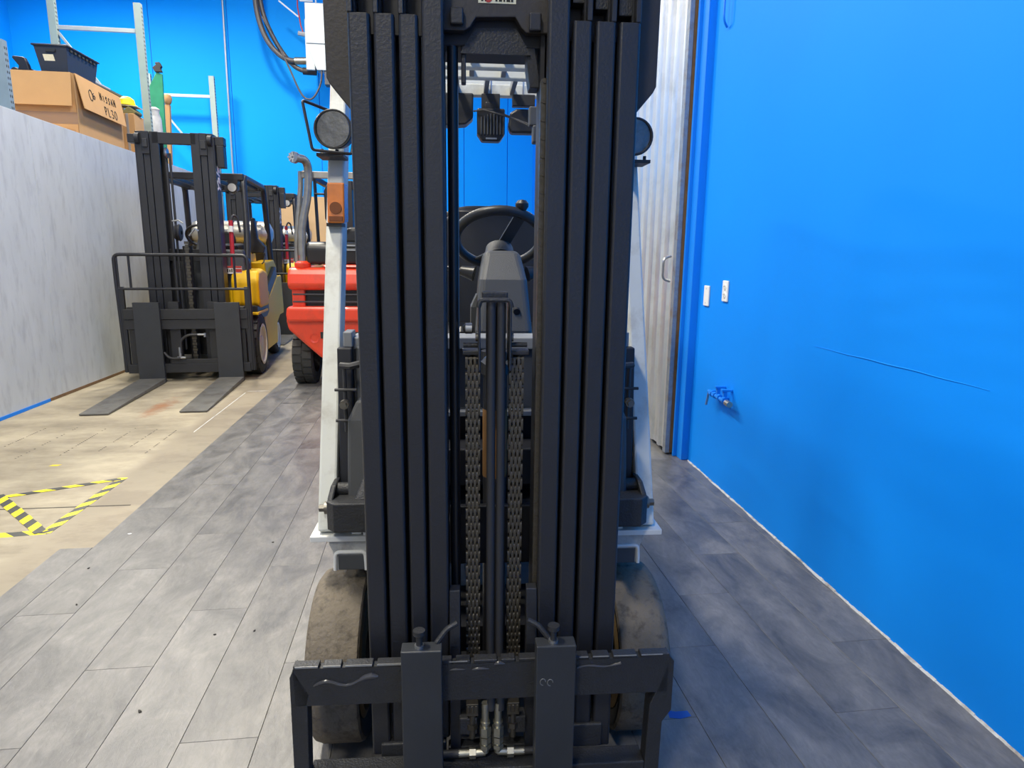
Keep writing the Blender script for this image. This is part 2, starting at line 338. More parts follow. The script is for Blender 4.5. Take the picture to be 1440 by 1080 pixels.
# planks: columns of 0.2045 m, each plank 1.025 m long, joints staggered by a third
PW, PL, G = .2045, 1.025, .0005
pm = {}
def plank(x0, x1, y0, y1):
    w, l = round(x1-x0, 4), round(y1-y0, 4)
    if w < .02 or l < .02: return
    if (w, l) not in pm:
        g = G; b = .0009
        mb = MB(); lo = [(g, g, -.005), (w-g, g, -.005), (w-g, l-g, -.005), (g, l-g, -.005)]
        mid = [(x, y, -b) for x, y, z in lo]; c = g+b
        hi = [(c, c, 0), (w-c, c, 0), (w-c, l-c, 0), (c, l-c, 0)]
        mb.add(lo+mid+hi, [(0, 3, 2, 1), (8, 9, 10, 11)]+[(i, (i+1) % 4, 4+(i+1) % 4, 4+i) for i in range(4)]+[(4+i, 4+(i+1) % 4, 8+(i+1) % 4, 8+i) for i in range(4)])
        o = mb.build('plank', 'plank', fl); pm[(w, l)] = o
    else:
        o = pm[(w, l)].copy(); col.objects.link(o); o.parent = fl
    o.location = (x0, y0, 0)
X0 = -1.5005
for k in range(-1, 16):
    xa = X0+PW*k; xb = xa+PW
    if k == -1: xa = -1.637
    if k == 15: xb = xa+.115
    off = (.31+.332*k) % PL
    y = off-PL*2 if k >= 0 else off-PL*3
    yend = 10.2 if k > 1 else 7.4 if k == 0 else 8.6
    if k == -1: yend = 2.93
    while y < yend:
        a, b = max(y, -1.2), min(y+PL, yend)
        if b > a+.02: plank(xa, xb, a, b)
        y += PL
# floor joint and rows of small drill marks in the concrete
MB().box(-3.28, -1.56, 3.448, 3.458, -.005, -.0042).build('floor_joint', 'joint', fl)
mb = MB()
for row, (x0, y0, x1, y1) in enumerate([(-2.62, 4.35, -2.62, 5.1), (-2.38, 4.40, -2.40, 5.05), (-2.18, 4.45, -2.19, 5.05), (-2.02, 4.5, -2.02, 5.0), (-1.86, 4.4, -1.87, 4.98), (-2.85, 4.6, -2.84, 5.1)]):
    for i in range(26):
        if random.random() < .25: continue
        t = i/25; x = x0+(x1-x0)*t; y = y0+(y1-y0)*t
        mb.cyl((x, y, -.006), (x, y, -.0044), .0045+random.random()*.002, 6)
mb.build('drill_mark', 'joint', fl, kind='stuff')
mb = MB()   # worn strips along the edge of the planks, bits of glue line
mb.box(-1.73, -1.52, 6.36, 6.375, -.005, -.0040).box(-1.73, -1.722, 4.9, 6.3, -.005, -.0041)
mb.build('chalk_line', 'caulk', fl)

# walls
wr = empty('wall_right', (1.494, 0, 0), -math.atan(.042)); wr['kind'] = 'structure'; wr['label'] = 'bright blue painted wall at right'
MB().box(0, .2, FRONT_Y, 3.91, 0, TOP_Z).build('wall_face', 'blue', wr)
MB().box(.03, .2, 3.91, BACK_Y+.1, 0, TOP_Z).build('wall_face', 'blue', wr)
# horizontal reveal scar in the wall paint
mb = MB(); pts = []
for i in range(26):
    t = i/25; pts.append((-.0005, 1.62+t*.92, .938+.0015*math.sin(t*5)+.001*math.sin(t*23)))
mb.tube(pts, [.0008+.0014*math.sin(math.pi*i/25) for i in range(26)], 6); mb.build('paint_scar', 'blue', wr)
tb = MB()   # chipped caulk line along the foot of the wall
n = 220; ys = [-1+i*(4.9/n) for i in range(n+1)]
for i in range(n):
    w = .0035+.004*(1+math.sin(i*.37)*math.sin(i*.113))+.002*random.random(); h = .003+.004*random.random()
    tb.hexa([(-w, ys[i], 0), (.0, ys[i], 0), (.0, ys[i+1], 0), (-w, ys[i+1], 0)], [(-.002, ys[i], h), (0, ys[i], h), (0, ys[i+1], h), (-.002, ys[i+1], h)])
o = tb.build('baseboard_right', 'caulk', wr)
# blue jamb column beside the door
tr = MB().box(1.612, 1.665, 3.905, 4.012, 0, 4.6).box(1.59, 1.63, 3.99, 4.012, 0, 4.6).build('trim_1', 'blue_trim', None, .003); tr['kind'] = 'structure'; tr['label'] = 'narrow blue jamb between wall and steel door'

# sliding door of corrugated steel
dr = empty('door_1', (1.56, 4.03, 0)); dr['kind'] = 'structure'; dr['label'] = 'corrugated galvanised steel sliding door'
prof = []; y = .05; P = .152
while y < 4.2:
    prof += [(0, y), (0, y+.055), (-.016, y+.072), (-.016, y+.104), (0, y+.121)]; y += P
Zb = .03
mb = MB()
pf = [(x-.0, yy) for x, yy in prof]
vsq = [(x, yy, Zb) for x, yy in pf]+[(x, yy, 3.4) for x, yy in pf]; m_ = len(pf)
mb.add(vsq, [(i, i+1, m_+i+1, m_+i) for i in range(m_-1)])
mb.build('corrugated_sheet', 'galv', dr)
MB().box(.002, .05, .03, 4.2, Zb+.01, 3.4).build('door_core', 'galv_edge', dr)
MB().box(-.012, .018, 0, .05, .012, 3.4).build('edge_channel', 'galv_edge', dr, .002)
MB().box(.018, .040, .004, .03, .012, 3.4).build('edge_strip', 'rust', dr)
MB().tube(rounded([(-.016, .075, 1.30), (-.065, .075, 1.285), (-.065, .075, 1.155), (-.016, .075, 1.14)], .03), .008, 8).build('door_handle', 'steel', dr)
MB().box(-.05, .07, -.3, 5.0, 3.42, 3.5).build('door_rail', 'galv', dr)
for yy in (.5, 2, 3.5): MB().box(-.03, .03, yy-.05, yy+.05, 3.3, 3.45).build('door_hanger', 'galv', dr, .003)

# back wall in tall blue panels
wb = empty('wall_back', (0, BACK_Y, 0)); wb['kind'] = 'structure'; wb['label'] = 'bright blue back wall of tall panels'
xs = [-7.3, -6.55, -4.9, -3.55, -1.98, -.6, .73, 1.585, 2.4]
for a, b in zip(xs, xs[1:]):
    MB().box(a+.006, b-.006, 0, .15, 0, TOP_Z).build('wall_panel', 'blue_back', wb, .004)
MB().box(-7.3, 2.4, .02, .15, 0, TOP_Z).build('wall_core', 'blue_trim', wb)
o = MB().box(LEFT_X-.15, LEFT_X, FRONT_Y, BACK_Y, 0, TOP_Z).build('wall_left_far', 'blue_back'); tag(o, 'blue side wall far behind the storage racks', kind='structure')
o = MB().box(LEFT_X, 2.2, FRONT_Y-.15, FRONT_Y, 0, TOP_Z).build('wall_front', 'wall_white'); tag(o, 'plain white wall behind the viewer', kind='structure')
o = MB().box(LEFT_X-.15, 2.3, FRONT_Y-.15, BACK_Y+.15, TOP_Z, TOP_Z+.1).build('ceiling', 'ceiling'); tag(o, 'white warehouse ceiling overhead', kind='structure')

# grey plywood partition
wl = empty('wall_left', (-3.3, 0, 0)); wl['kind'] = 'structure'; wl['label'] = 'grey painted plywood partition along the left side'
y = 6.255-1.22*5
while y < 10.9:
    MB().box(-.018, 0, y+.0015, y+1.2185, .02, 2.40+random.uniform(-.003, .003)).build('plywood_panel', 'grey_ply', wl, .0015)
    y += 1.22
MB().box(-.06, -.02, .15, 11.1, 0, .06).box(-.06, -.02, .15, 11.1, 2.3, 2.38).build('stud_rail', 'card_dk', wl)
for i in range(10): MB().box(-.06, -.02, .2+i*1.2, .24+i*1.2, .06, 2.3).build('stud', 'card_dk', wl)
MB().box(-.004, .006, 4.1, 6.05, -.004, .022).build('blue_sill', 'blue_trim', wl)
MB().box(-.004, .004, 6.05, 11.0, -.004, .022).build('rust_sill', 'rust', wl)

# highbay lamps
hb = None
for i, (x, y, z, w) in enumerate(LAMPS):
    e = empty('ceiling_lamp', (x, y, z), 0, ['linear ceiling lamp above the planks left of the white forklift', 'linear ceiling lamp behind the viewer', 'linear ceiling lamp above the forks of the yellow forklift', 'linear ceiling lamp nearest the blue back wall', 'linear ceiling lamp above the cardboard box rack', 'linear ceiling lamp above the far end of the rack'][i], 'ceiling lamp', 'linear ceiling lamps')
    MB().box(-.17, .17, -.62, .62, 0, .07).build('housing', 'boxgrey', e, .005)
    MB().box(-.15, .15, -.6, .6, -.012, -.001).build('diffuser', 'led', e)
    for yy in (-.4, .4): MB().cyl((0, yy, .07), (0, yy, TOP_Z-z), .004, 6).build('hanger', 'steel', e)
    L = bpy.data.lights.new('lamp_light', 'AREA'); L.shape = 'RECTANGLE'; L.size = .34; L.size_y = 1.25; L.energy = w; L.color = LAMP_COLOR
    lo = bpy.data.objects.new('lamp_light', L); col.objects.link(lo); lo.parent = e; lo.location = (0, 0, -.03)

# ================================================================== THE WHITE FORKLIFT IN FRONT
F = empty('forklift', (.15, 1.62, 0), R(-2.9), 'white forklift with wide black mast and amber turn signal, nearest of the forklifts', 'forklift')
RAILS = [(.101, .1435), (.150, .187), (.195, .2345), (.241, .283)]
ZC, ZT = 1.746, 2.12
for s in (-1, 1):
    for i, (a, b) in enumerate(RAILS):
        zb = [.2, .165, .15, .135][i]
        if s < 0: zb = [.175, .16, .15, .137][i]
        mb = MB()
        zt = ZT if i == 0 else ZC
        ch = .004
        f0, f1 = -.26, -.236
        # front flange with eased edges
        mb.prism([(s*(a+.0), f1), (s*a, f0+ch), (s*(a+ch), f0), (s*(b-ch), f0), (s*b, f0+ch), (s*b, f1)], 'z', zb, zt)
        if i: mb.prism([(s*(b-.010), f1), (s*(b-.010), f0), (s*b, f0), (s*b, f1)], 'z', ZC, ZT)      # outer strip goes on above the pocket
        w0 = b-.014 if i else a+.004
        mb.box(s*w0, s*(w0+.012), f1, -.145, zb+.02, ZT)                      # web
        mb.box(s*a, s*b, -.145, -.125, zb+.02, ZT)                        # rear flange
        mb.build('mast_rail', 'black', F, .0015, 1)
    # outer hanging side plate, brownish black, with a chamfered lower corner
    MB().prism([(s*.283, 2.1), (s*.342, 2.1), (s*.340, 1.648), (s*.334, 1.636), (s*.283, 1.575)], 'y', -.185, -.115).build('mast_side_plate', 'brownblack', F, .002)
    MB().box(s*.145, s*.28, -.2, -.19, ZC-.02, 2.1).build('pocket_back', 'black_dk', F)  # dark plate, its colour stands in for the shade inside the pockets
# stops inside the pockets at the right
MB().box(.196, .232, -.235, -.2, 1.775, 1.80).box(.151, .186, -.235, -.2, 1.785, 1.81).box(.243, .28, -.235, -.2, 1.765, 1.80).build('mast_stop', 'black_r', F, .002)
# top crossmember with an arched lower edge, bosses, sticker, underside plates
cm = MB().prism([(-.112, 1.735), (-.062, 1.735), (-.050, 1.742), (-.038, 1.760), (.040, 1.763), (.052, 1.744), (.062, 1.735), (.112, 1.735), (.112, 2.1), (-.112, 2.1)], 'y', -.212, -.190).build('mast_crossmember', 'brownblack', F, .002)
MB().box(-.089, -.063, -.228, -.212, 1.742, 1.773).build('boss_block', 'black', cm, .003)
MB().box(.067, .091, -.228, -.212, 1.735, 1.768).build('boss_block', 'black', cm, .003)
st = MB().box(-.034, .041, -.2135, -.212, 1.786, 1.836).build('warning_sticker', 'paper', cm)
MB().cyl((-.014, -.2145, 1.795), (-.014, -.2134, 1.795), .008, 14).build('sticker_print', 'sticker_red', cm)
mb = MB()
for i, (x, w) in enumerate([(-.028, .004), (-.021, .003), (.0, .004), (.007, .006), (.016, .003), (.022, .007), (.031, .004)]): mb.box(x, x+w, -.2145, -.2134, 1.7895, 1.798)
mb.build('sticker_print', 'ink', cm)
MB().prism([(-.070, 1.7), (-.040, 1.748), (.044, 1.750), (.074, 1.7)], 'y', -.188, -.182).build('crossmember_lip', 'black_r', cm)
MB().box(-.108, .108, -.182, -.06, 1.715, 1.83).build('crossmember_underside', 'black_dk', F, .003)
MB().box(-.108, .108, -.055, -.045, 1.722, 1.80).build('rear_tie_bar', 'black', F, .003)
MB().box(-.068, -.058, -.18, -.16, 1.645, 1.735).build('chain_strap', 'black', F, .002)
MB().prism([(.066, 1.73), (.082, 1.73), (.094, 1.66), (.094, 1.64), (.074, 1.64), (.068, 1.68)], 'y', -.18, -.13).build('chain_strap', 'black', F, .002)
MB().cyl((-.0855, -.17, .30), (-.0855, -.17, 1.735), .0115, 18).build('lift_ram', 'plastic', F)
MB().box(.093, .1015, -.20, -.135, .25, 2.0).build('inner_strip', 'black_dk', F)
# grey rear ties low in the mast
MB().box(-.10, .10, -.125, -.105, .55, .70).build('mast_tie', 'black_dk', F, .003)
MB().box(-.10, .10, -.125, -.105, .20, .30).build('mast_tie', 'black_dk', F, .003)

# ---- lift chains: leaf-chain links, pitch 17.6 mm
def link_mesh(kind, wid):
    mb = MB(); p = .0176; t = .0054 if kind else .0064
    k = 4 if kind else 3
    for j in range(k):
        x = (j-(k-1)/2)*(wid-.004)/(3.0 if kind else 3.0)
        n = 7; pts = []
        for q in range(n): A = math.pi*q/(n-1); pts.append((.0072*math.cos(A), p*.5+.0072*math.sin(A)*.9))
        for q in range(n): A = math.pi+math.pi*q/(n-1); pts.append((.0072*math.cos(A), -p*.5+.0072*math.sin(A)*.9))
        mb.prism(pts, 'x', x-t/2, x+t/2)
    mb.cyl((-wid/2-.001, 0, p*.5), (wid/2+.001, 0, p*.5), .0038, 8)
    return mb
def chain(u, v, z0, z1, wid=.031, rotz=0, label=None):
    root = bpy.data.objects.new('lift_chain', None); col.objects.link(root); root.parent = F; root.location = (u, v, z0); root.rotation_euler = (0, 0, rotz); root.empty_display_size = .05
    n = int((z1-z0)/.0176)
    A = link_mesh(0, wid).build('chain_link', 'chain', root); B = link_mesh(1, wid).build('chain_link', 'chain', root)
    for i in range(n):
        o = (A if i % 2 == 0 else B)
        if i > 1: o = o.copy(); col.objects.link(o); o.parent = root
        o.location = (0, 0, i*.0176)
    return root
chain(-.0455, -.205, .345, 1.085)
chain(.0505, -.205, .345, 1.085)
ch3 = chain(.0985, -.222, .40, 1.66, .020, R(90))
# chain anchor heads, studs
for u in (-.049, .046):
    a = MB().box(u-.014, u+.014, -.29, -.27, .252, .283).box(u-.012, u-.006, -.293, -.29, .262, .280).box(u-.003, u+.003, -.293, -.29, .262, .280).box(u+.006, u+.012, -.293, -.29, .262, .280).build('chain_anchor', 'chain', F, .002)
    MB().cyl((u, -.28, .19), (u, -.28, .252), .008, 12).cyl((u, -.28, .215), (u, -.28, .228), .013, 6).build('anchor_stud', 'chain', a)
    MB().box(u-.03 if u < 0 else u-.012, u+.012 if u < 0 else u+.03, -.285, -.25, .20, .243).build('anchor_bracket', 'black_r', F, .003)
# ---- twin hoses over a pulley guide
HV = -.232
for u in (-.006, .0155):
    mb = MB().tube([(u, -.29, .27), (u, -.29, .30), (u, HV-.01, .36), (u, HV, .44), (u, HV, .6), (u, HV, 1.0), (u, HV, 1.185)]+arc((u, HV, 1.19), (u, HV+.005, 1.208), (u, HV+.03, 1.205), 6)+[(u, HV+.055, 1.17), (u, HV+.065, 1.12), (u, HV+.065, .95)], .0098, 12)
    mb.build('hydraulic_hose', 'hose', F)
MB().box(-.0345, -.0295, HV-.018, HV+.07, 1.055, 1.203).box(.0315, .0365, HV-.018, HV+.07, 1.055, 1.203).build('hose_guide_cheek', 'black', F, .002)
MB().tube(rounded([(-.034, HV-.016, 1.19), (-.030, HV-.016, 1.206), (.032, HV-.016, 1.206), (.036, HV-.016, 1.19)], .008), .005, 8).build('hose_guide_rim', 'black_r', F)
MB().box(-.026, .029, HV-.002, HV+.03, 1.207, 1.222).build('hose_guide_cap', 'black_r', F, .003)
for u in (-.036, .038): MB().cyl((u-.004, HV+.01, 1.125), (u+.004, HV+.01, 1.125), .010, 12).build('guide_bolt', 'chain_pin', F)
MB().lathe([(.004, -.02), (.012, -.014), (.012, .0), (.006, .004), (.0, .004)], (-.047, -.19, 1.14), 'x', 14).build('grease_fitting', 'steel', F)
# crosshead bars that carry the chains
MB().cyl((-.066, -.213, 1.106), (-.03, -.213, 1.106), .0055, 10).build('chain_guard_bar', 'black_r', F); MB().cyl((.034, -.213, 1.107), (.073, -.213, 1.107), .0055, 10).build('chain_guard_bar', 'black_r', F)
MB().box(-.068, -.03, -.215, -.17, 1.084, 1.094).box(.034, .078, -.215, -.17, 1.084, 1.094).build('chain_crosshead', 'black', F, .002)
MB().lathe([(.0, -.006), (.018, -.005), (.020, 0), (.018, .005), (.0, .006)], (-.0455, -.18, 1.068), 'x', 20).build('chain_sheave', 'black_r', F)
MB().lathe([(.0, -.006), (.018, -.005), (.020, 0), (.018, .005), (.0, .006)], (.0505, -.18, 1.068), 'x', 20).build('chain_sheave', 'black_r', F)
MB().prism([(-.028, 1.068), (-.016, 1.078), (-.017, 1.060)], 'y', -.20, -.19).prism([(.034, 1.056), (.024, 1.066), (.036, 1.072)], 'y', -.20, -.19).build('pulley_tab', 'steel', F)
# free-lift ram with a rusty band
MB().cyl((.010, -.085, .28), (.010, -.085, 1.02), .029, 24).cyl((.010, -.085, 1.02), (.010, -.085, 1.075), .034, 24).build('free_lift_ram', 'black', F)
MB().lathe([(.0296, .765), (.0300, .77), (.0300, .93), (.0296, .935)], (.010, -.085, 0), 'z', 28).build('ram_band', 'amber_band', F)

# ---- carriage
cb = MB()
cb.box(-.437, .396, -.325, -.302, .322, .4125)
notch = [-.378, -.330, -.262, -.09, -.05, .01, .05, .215, .262, .325]
x = -.437
for nx in sorted(notch): cb.box(x, nx-.0045, -.325, -.302, .4125, .42); x = nx+.0045
cb.box(x, .396, -.325, -.302, .4125, .42)
cb.build('carriage_bar', 'black_r', F, .0012, 1)
for a, b in ((-.433, -.384), (-.373, -.335), (-.325, -.268), (-.257, -.205)): MB().box(a, b, -.3262, -.3250, .4155, .4195).build('worn_edge', 'worn', F)
for a, b in ((.19, .21), (.22, .257), (.268, .32), (.331, .38), (-.10, -.06)): MB().box(a, b, -.3260, -.3250, .4175, .4195).build('worn_edge', 'worn', F)
# end plates with a dog-leg at right
MB().prism([(-.437, .412), (-.446, .392), (-.449, .06), (-.417, .06), (-.410, .33), (-.404, .35)], 'y', -.325, -.285).build('carriage_end_plate', 'black_r', F, .002)
MB().prism([(.398, .412), (.408, .40), (.408, .275), (.388, .245), (.385, .06), (.350, .06), (.356, .29), (.372, .33)], 'y', -.325, -.285).build('carriage_end_plate', 'black_r', F, .002)
MB().box(-.417, .352, -.325, -.27, .06, .142).build('carriage_bar', 'black_r', F, .003)
for s in (-1, 1): MB().prism([(-.27, .14), (-.235, .14), (-.235, .555), (-.255, .55), (-.27, .42)], 'x', s*.0755, s*.1).build('carriage_upright', 'black', F, .002)
MB().box(-.105, .105, -.268, -.24, .09, .155).box(.11, .262, -.268, -.24, .14, .2).box(-.262, -.11, -.268, -.24, .13, .17).build('carriage_web', 'black_r', F, .003)
# grease smears on the bar
def smear(pts, r):
    mb = MB().tube(pts, r, 8); o = mb.build('grease_smear', 'grease', F); return o
def sm_pts(u0, u1, z0, amp, n=10): return [(u0+(u1-u0)*i/n, -.3255, z0+amp*math.sin(i*.9)*.6+amp*i/n) for i in range(n+1)]
smear(sm_pts(-.395, -.255, .372, .014), [.002, .0038, .004, .0035, .0035, .003, .0032, .0035, .006, .007, .003])
smear(sm_pts(-.10, -.065, .398, .002, 5), [.001, .0025, .003, .0025, .002, .001])
smear(sm_pts(-.05, -.012, .397, .003, 5), [.001, .003, .0035, .003, .002, .001])
smear(sm_pts(.185, .285, .393, .005, 8), [.004, .0025, .002, .003, .0028, .0025, .002, .003, .004])
smear(sm_pts(.0, .022, .408, .004, 5), [.002, .004, .005, .004, .003, .002])
# ---- forks, locking pins
for (a, b, zt, pin_s) in ((-.202, -.115, .468, 1), (.089, .176, .470, -1)):
    fk = MB()
    fk.prism([(-.36, .0+.045), (-.36, zt), (-.322, zt), (-.322, .03), (-.345, .012), (-.38, .012), (-1.30, .012), (-1.34, .018), (-1.34, .024), (-.40, .048), (-.372, .052)], 'x', a, b)
    fk = fk.build('fork', 'fork_grey', F, .0025)
    c = (a+b)/2-.005
    MB().cyl((c, -.342, zt-.005), (c, -.342, zt+.03), .007, 12).cyl((c, -.342, zt+.030), (c, -.342, zt+.040), .013, 18).build('lock_knob', 'black_r', fk)
    MB().cyl((c, -.342, zt), (c, -.342, zt+.006), .0105, 14).build('pin_collar', 'steel', fk)
    e = b-.012 if pin_s > 0 else a+.03
    MB().tube(rounded([(e, -.328, zt), (e+pin_s*.022, -.318, zt+.026), (e+pin_s*.045, -.312, zt+.036)], .008), .006, 8).build('lock_lever', 'black_r', fk)
mb = MB()   # stamped marks on the right shank
for (u, z) in ((.104, .385), (.120, .383)):
    mb.tube([(u+.006*math.cos(t), -.3602, z+.008*math.sin(t)) for t in [i*.6 for i in range(9)]], .0012, 5)
mb.build('stamp_mark', 'fork_worn', F)
# ---- hydraulic fittings below the carriage bar
for u in (-.019, .0105):
    s = -1 if u < 0 else 1
    mb = MB().cyl((u, -.29, .235), (u, -.29, .24), .0115, 12).cyl((u, -.29, .225), (u, -.29, .287), .0085, 12).cyl((u, -.29, .203), (u, -.29, .226), .0135, 6).cyl((u, -.29, .184), (u, -.29, .200), .0128, 6).cyl((u, -.29, .158), (u, -.29, .185), .009, 12).cyl((u, -.29, .17), (u, -.29, .180), .0135, 6)
    mb.cyl((u, -.29, .158), (u+s*.022, -.29, .156), .009, 12).cyl((u+s*.022, -.29, .156), (u+s*.037, -.29, .156), .0132, 6).cyl((u+s*.037, -.29, .156), (u+s*.062, -.29, .156), .009, 12)
    mb.build('hose_fitting', 'brass', F)
    MB().tube([(u+s*.06, -.29, .156), (u+s*.08, -.29, .156), (u+s*.12, -.285, .15)], .009, 10).build('feed_hose', 'hose', F)
MB().box(-.022, .014, -.285, -.268, .165, .2).build('fitting_block', 'black_r', F, .003)

# ---- drive wheels
def drive_wheel(s):
    T = .224; a, b = .325, .458; cv = .03
    prof = [(.168, a+.012), (T-.012, a), (T-.003, a+.004), (T, a+.012), (T, b-.030), (T-.006, b-.012), (T-.022, b), (.168, b-.006)]
    t = MB().lathe([(r, s*x) for r, x in prof], (0, cv, T), 'x', 64, True).build('drive_tyre', 'tyre_dirty', F)
    MB().lathe([(r, s*x) for r, x in [(T-.0125, a-.0015), (.170, a+.010), (.168, a+.016)]], (0, cv, T), 'x', 64).build('tyre_sidewall', 'tyre_side', t)
    MB().lathe([(r, s*x) for r, x in [(.1685, a+.008), (.150, a+.002), (.150, a+.02), (.08, a+.03), (.0, a+.03)]], (0, cv, T), 'x', 40).build('wheel_rim', 'wheel_tan', t)
    MB().lathe([(r, s*x) for r, x in [(.168, b-.03), (.14, b-.05), (.06, b-.05), (.0, b-.045)]], (0, cv, T), 'x', 40).build('wheel_disc', 'wheel_tan', t)
drive_wheel(-1); drive_wheel(1)
MB().cyl((-.33, .03, .224), (.33, .03, .224), .06, 20).box(-.12, .12, -.06, .16, .14, .34).build('front_axle', 'black_dk', F)

# ---- guard legs, steps, hinge castings
for s in (-1, 1):
    leg = MB().bar((s*.418, .012, .585), (s*.418, .47, 1.86), .046, .07, (0, 1, 0)).build('guard_leg', 'cream', F, .006)
    MB().prism([(-.03, .572), (-.03, .587), (.16, .587), (.16, .572)], 'x', s*.30, s*.459).build('step_plate', 'white_edge', F, .002)
    MB().box(s*.30, s*.325, -.028, -.015, .587, .60).box(s*.33, s*.355, -.02, .0, .587, .597).build('step_lug', 'white_edge', F, .002)
    st = MB().prism([(s*.30, .572), (s*.415, .572), (s*.413, .558), (s*.405, .54), (s*.40, .49), (s*.30, .49)], 'y', -.02, .12).build('step_bracket', 'body_grey', F, .003)
    MB().box(s*.325, s*.392, -.0215, -.018, .49, .532).build('bracket_pocket', 'panel', st, .004)
    MB().tube(rounded([(s*.40, -.021, .49), (s*.398, -.021, .54), (s*.322, -.021, .54), (s*.32, -.021, .49)], .012), .005, 8).build('pocket_rim', 'white_edge', st)
    h = MB().prism([(s*.29, -.075), (s*.388, -.075), (s*.408, -.055), (s*.408, .04), (s*.29, .04)], 'z', .617, .692).build('hinge_casting', 'black_r', F, .003)
    MB().hexa([(s*.408, -.05, .69), (s*.393, -.05, .69), (s*.393, .04, .69), (s*.408, .04, .69)], [(s*.402, -.02, .722), (s*.388, -.02, .722), (s*.388, .04, .724), (s*.402, .04, .724)]).build('hinge_ear', 'black_r', h, .004)
    MB().hexa([(s*.34, -.05, .69), (s*.29, -.05, .69), (s*.29, .04, .69), (s*.34, .04, .69)], [(s*.325, -.02, .735), (s*.29, -.02, .74), (s*.29, .04, .74), (s*.325, .04, .735)]).build('hinge_ear', 'black_r', h, .004)
    MB().cyl((s*.34, .005, .703), (s*.393, .005, .703), .017, 16).build('hinge_pin', 'black_r', h)
    MB().box(s*.30, s*.395, -.05, .03, .605, .618).build('hinge_shim', 'cowl', h, .002)
    MB().cyl((s*.408, -.03, .665), (s*.417, -.03, .665), .016, 16).cyl((s*.417, -.03, .665), (s*.431, -.03, .665), .010, 6).build('hinge_bolt', 'chain_pin', h)
    # headlamp on a bracket with a bent wire guard
    hc = Vector((s*.402, .30, 1.625)); d = Vector((s*.12, -1, -.05)).normalized()
    hl = MB().cyl(hc+d*.055, hc, .050, 32, .044).cyl(hc, hc-d*.02, .044, 32, .03).build('headlamp', 'plastic', F)
    lens = MB().cyl(hc+d*.0585, hc+d*.054, .044, 32, .046).build('headlamp_lens', 'lamp_lens', hl)
    MB().tube([hc+d*.057+Vector((.0475*math.cos(t), 0, .0475*math.sin(t))) for t in [i*2*math.pi/32 for i in range(32)]], .0035, 6, True).build('headlamp_rim', 'plastic', hl)
    if s < 0: MB().tube(rounded([hc+d*.03+Vector((s*.005, 0, .046)), hc+d*.07+Vector((s*.072, 0, .068)), hc+d*.07+Vector((s*.052, 0, -.055)), hc+d*.05+Vector((-s*.045, 0, -.062)), hc+d*.02+Vector((-s*.055, 0, .05))], .008), .004, 8).build('lamp_guard', 'plastic', hl)
    MB().box(s*.385, s*.456, .245, .33, 1.553, 1.562).cyl((s*.445, .27, 1.56), (s*.445, .27, 1.575), .005, 8).cyl((s*.405, .27, 1.56), (s*.405, .27, 1.575), .005, 8).build('lamp_bracket', 'black_r', F, .001)
# amber turn signal on the left leg
am = MB().prism([(.222, 1.378), (.238, 1.485), (.300, 1.487), (.285, 1.383)], 'x', -.430, -.384).build('turn_signal', 'amber', F, .004)
MB().cyl((-.407, .232, 1.418), (-.407, .2235, 1.418), .016, 18).box(-.425, -.389, .220, .23, 1.384, 1.396).build('signal_reflector', 'amber_dk', am)
MB().box(-.434, -.393, .23, .285, 1.370, 1.379).build('signal_base', 'plastic', am)

# ---- overhead guard
for s in (-1, 1): MB().tube(rounded([(s*.42, .44, 1.80), (s*.42, .52, 1.965), (s*.42, 1.2, 1.96), (s*.42, 1.75, 2.09), (s*.42, 1.85, 1.1)], .08), .028, 12).build('guard_rail', 'cream', F)
for v, w, z0 in ((.60, .045, 1.955), (.80, .018, 1.925), (.96, .035, 1.932), (1.20, .045, 1.925), (1.72, .04, 2.075)): MB().box(-.41, .41, v-.02, v+.02, z0, z0+w).build('guard_crossbar', 'cream', F, .004)
for i, u in enumerate((-.30, -.16, -.03, .085, .19, .31)):
    MB().bar((u, .60, 1.962), (u, .96, 1.950), .018, .03).build('guard_slat', 'floorgrey', F, .002)
    MB().bar((u-.055, .96, 1.950), (u-.055, 1.20, 1.946), .018, .03).build('guard_slat', 'floorgrey', F, .002)
    MB().bar((u, 1.20, 1.946), (u, 1.72, 2.085), .018, .03).build('guard_slat', 'floorgrey', F, .002)
# devices hung under the guard
DV = 1.175
for u in (-.085, .05, .178): MB().cyl((u, DV-.03, 1.88), (u, DV-.03, 1.99), .004, 8).cyl((u, DV-.03, 1.98), (u, DV-.03, 1.988), .009, 6).build('mount_bolt', 'steel', F)
sp = MB().prism([(-.135, 1.922), (-.02, 1.922), (-.022, 1.83), (-.05, 1.805), (-.10, 1.80), (-.135, 1.80)], 'y', DV-.05, DV+.03).build('speaker_box', 'plastic', F, .006)
lt = MB().box(.012, .085, DV-.04, DV+.0, 1.86, 1.924).box(.028, .066, DV-.05, DV-.03, 1.855, 1.89).build('work_lamp_mount', 'plastic', F, .003)
wl_ = MB().prism([(-.006, 1.865), (.104, 1.865), (.104, 1.77), (.085, 1.742), (.013, 1.742), (-.006, 1.77)], 'y', DV-.06, DV).build('work_lamp', 'plastic', F, .006)
for i in range(8): MB().box(.008+i*.0125, .0125+i*.0125, DV-.070, DV-.058, 1.765, 1.845-.004*abs(i-3.5)).build('cooling_fin', 'panel', wl_, .0015)
MB().box(.028, .072, DV-.064, DV-.058, 1.748, 1.754).build('lamp_plate', 'steel', wl_)
MB().box(.135, .225, DV-.04, DV+.0, 1.88, 1.924).build('work_lamp_mount', 'plastic', F, .003)
MB().prism([(.118, 1.80), (.124, 1.85), (.15, 1.866), (.225, 1.866), (.235, 1.84), (.235, 1.775), (.128, 1.775)], 'y', DV-.06, DV).build('work_lamp', 'plastic', F, .008)
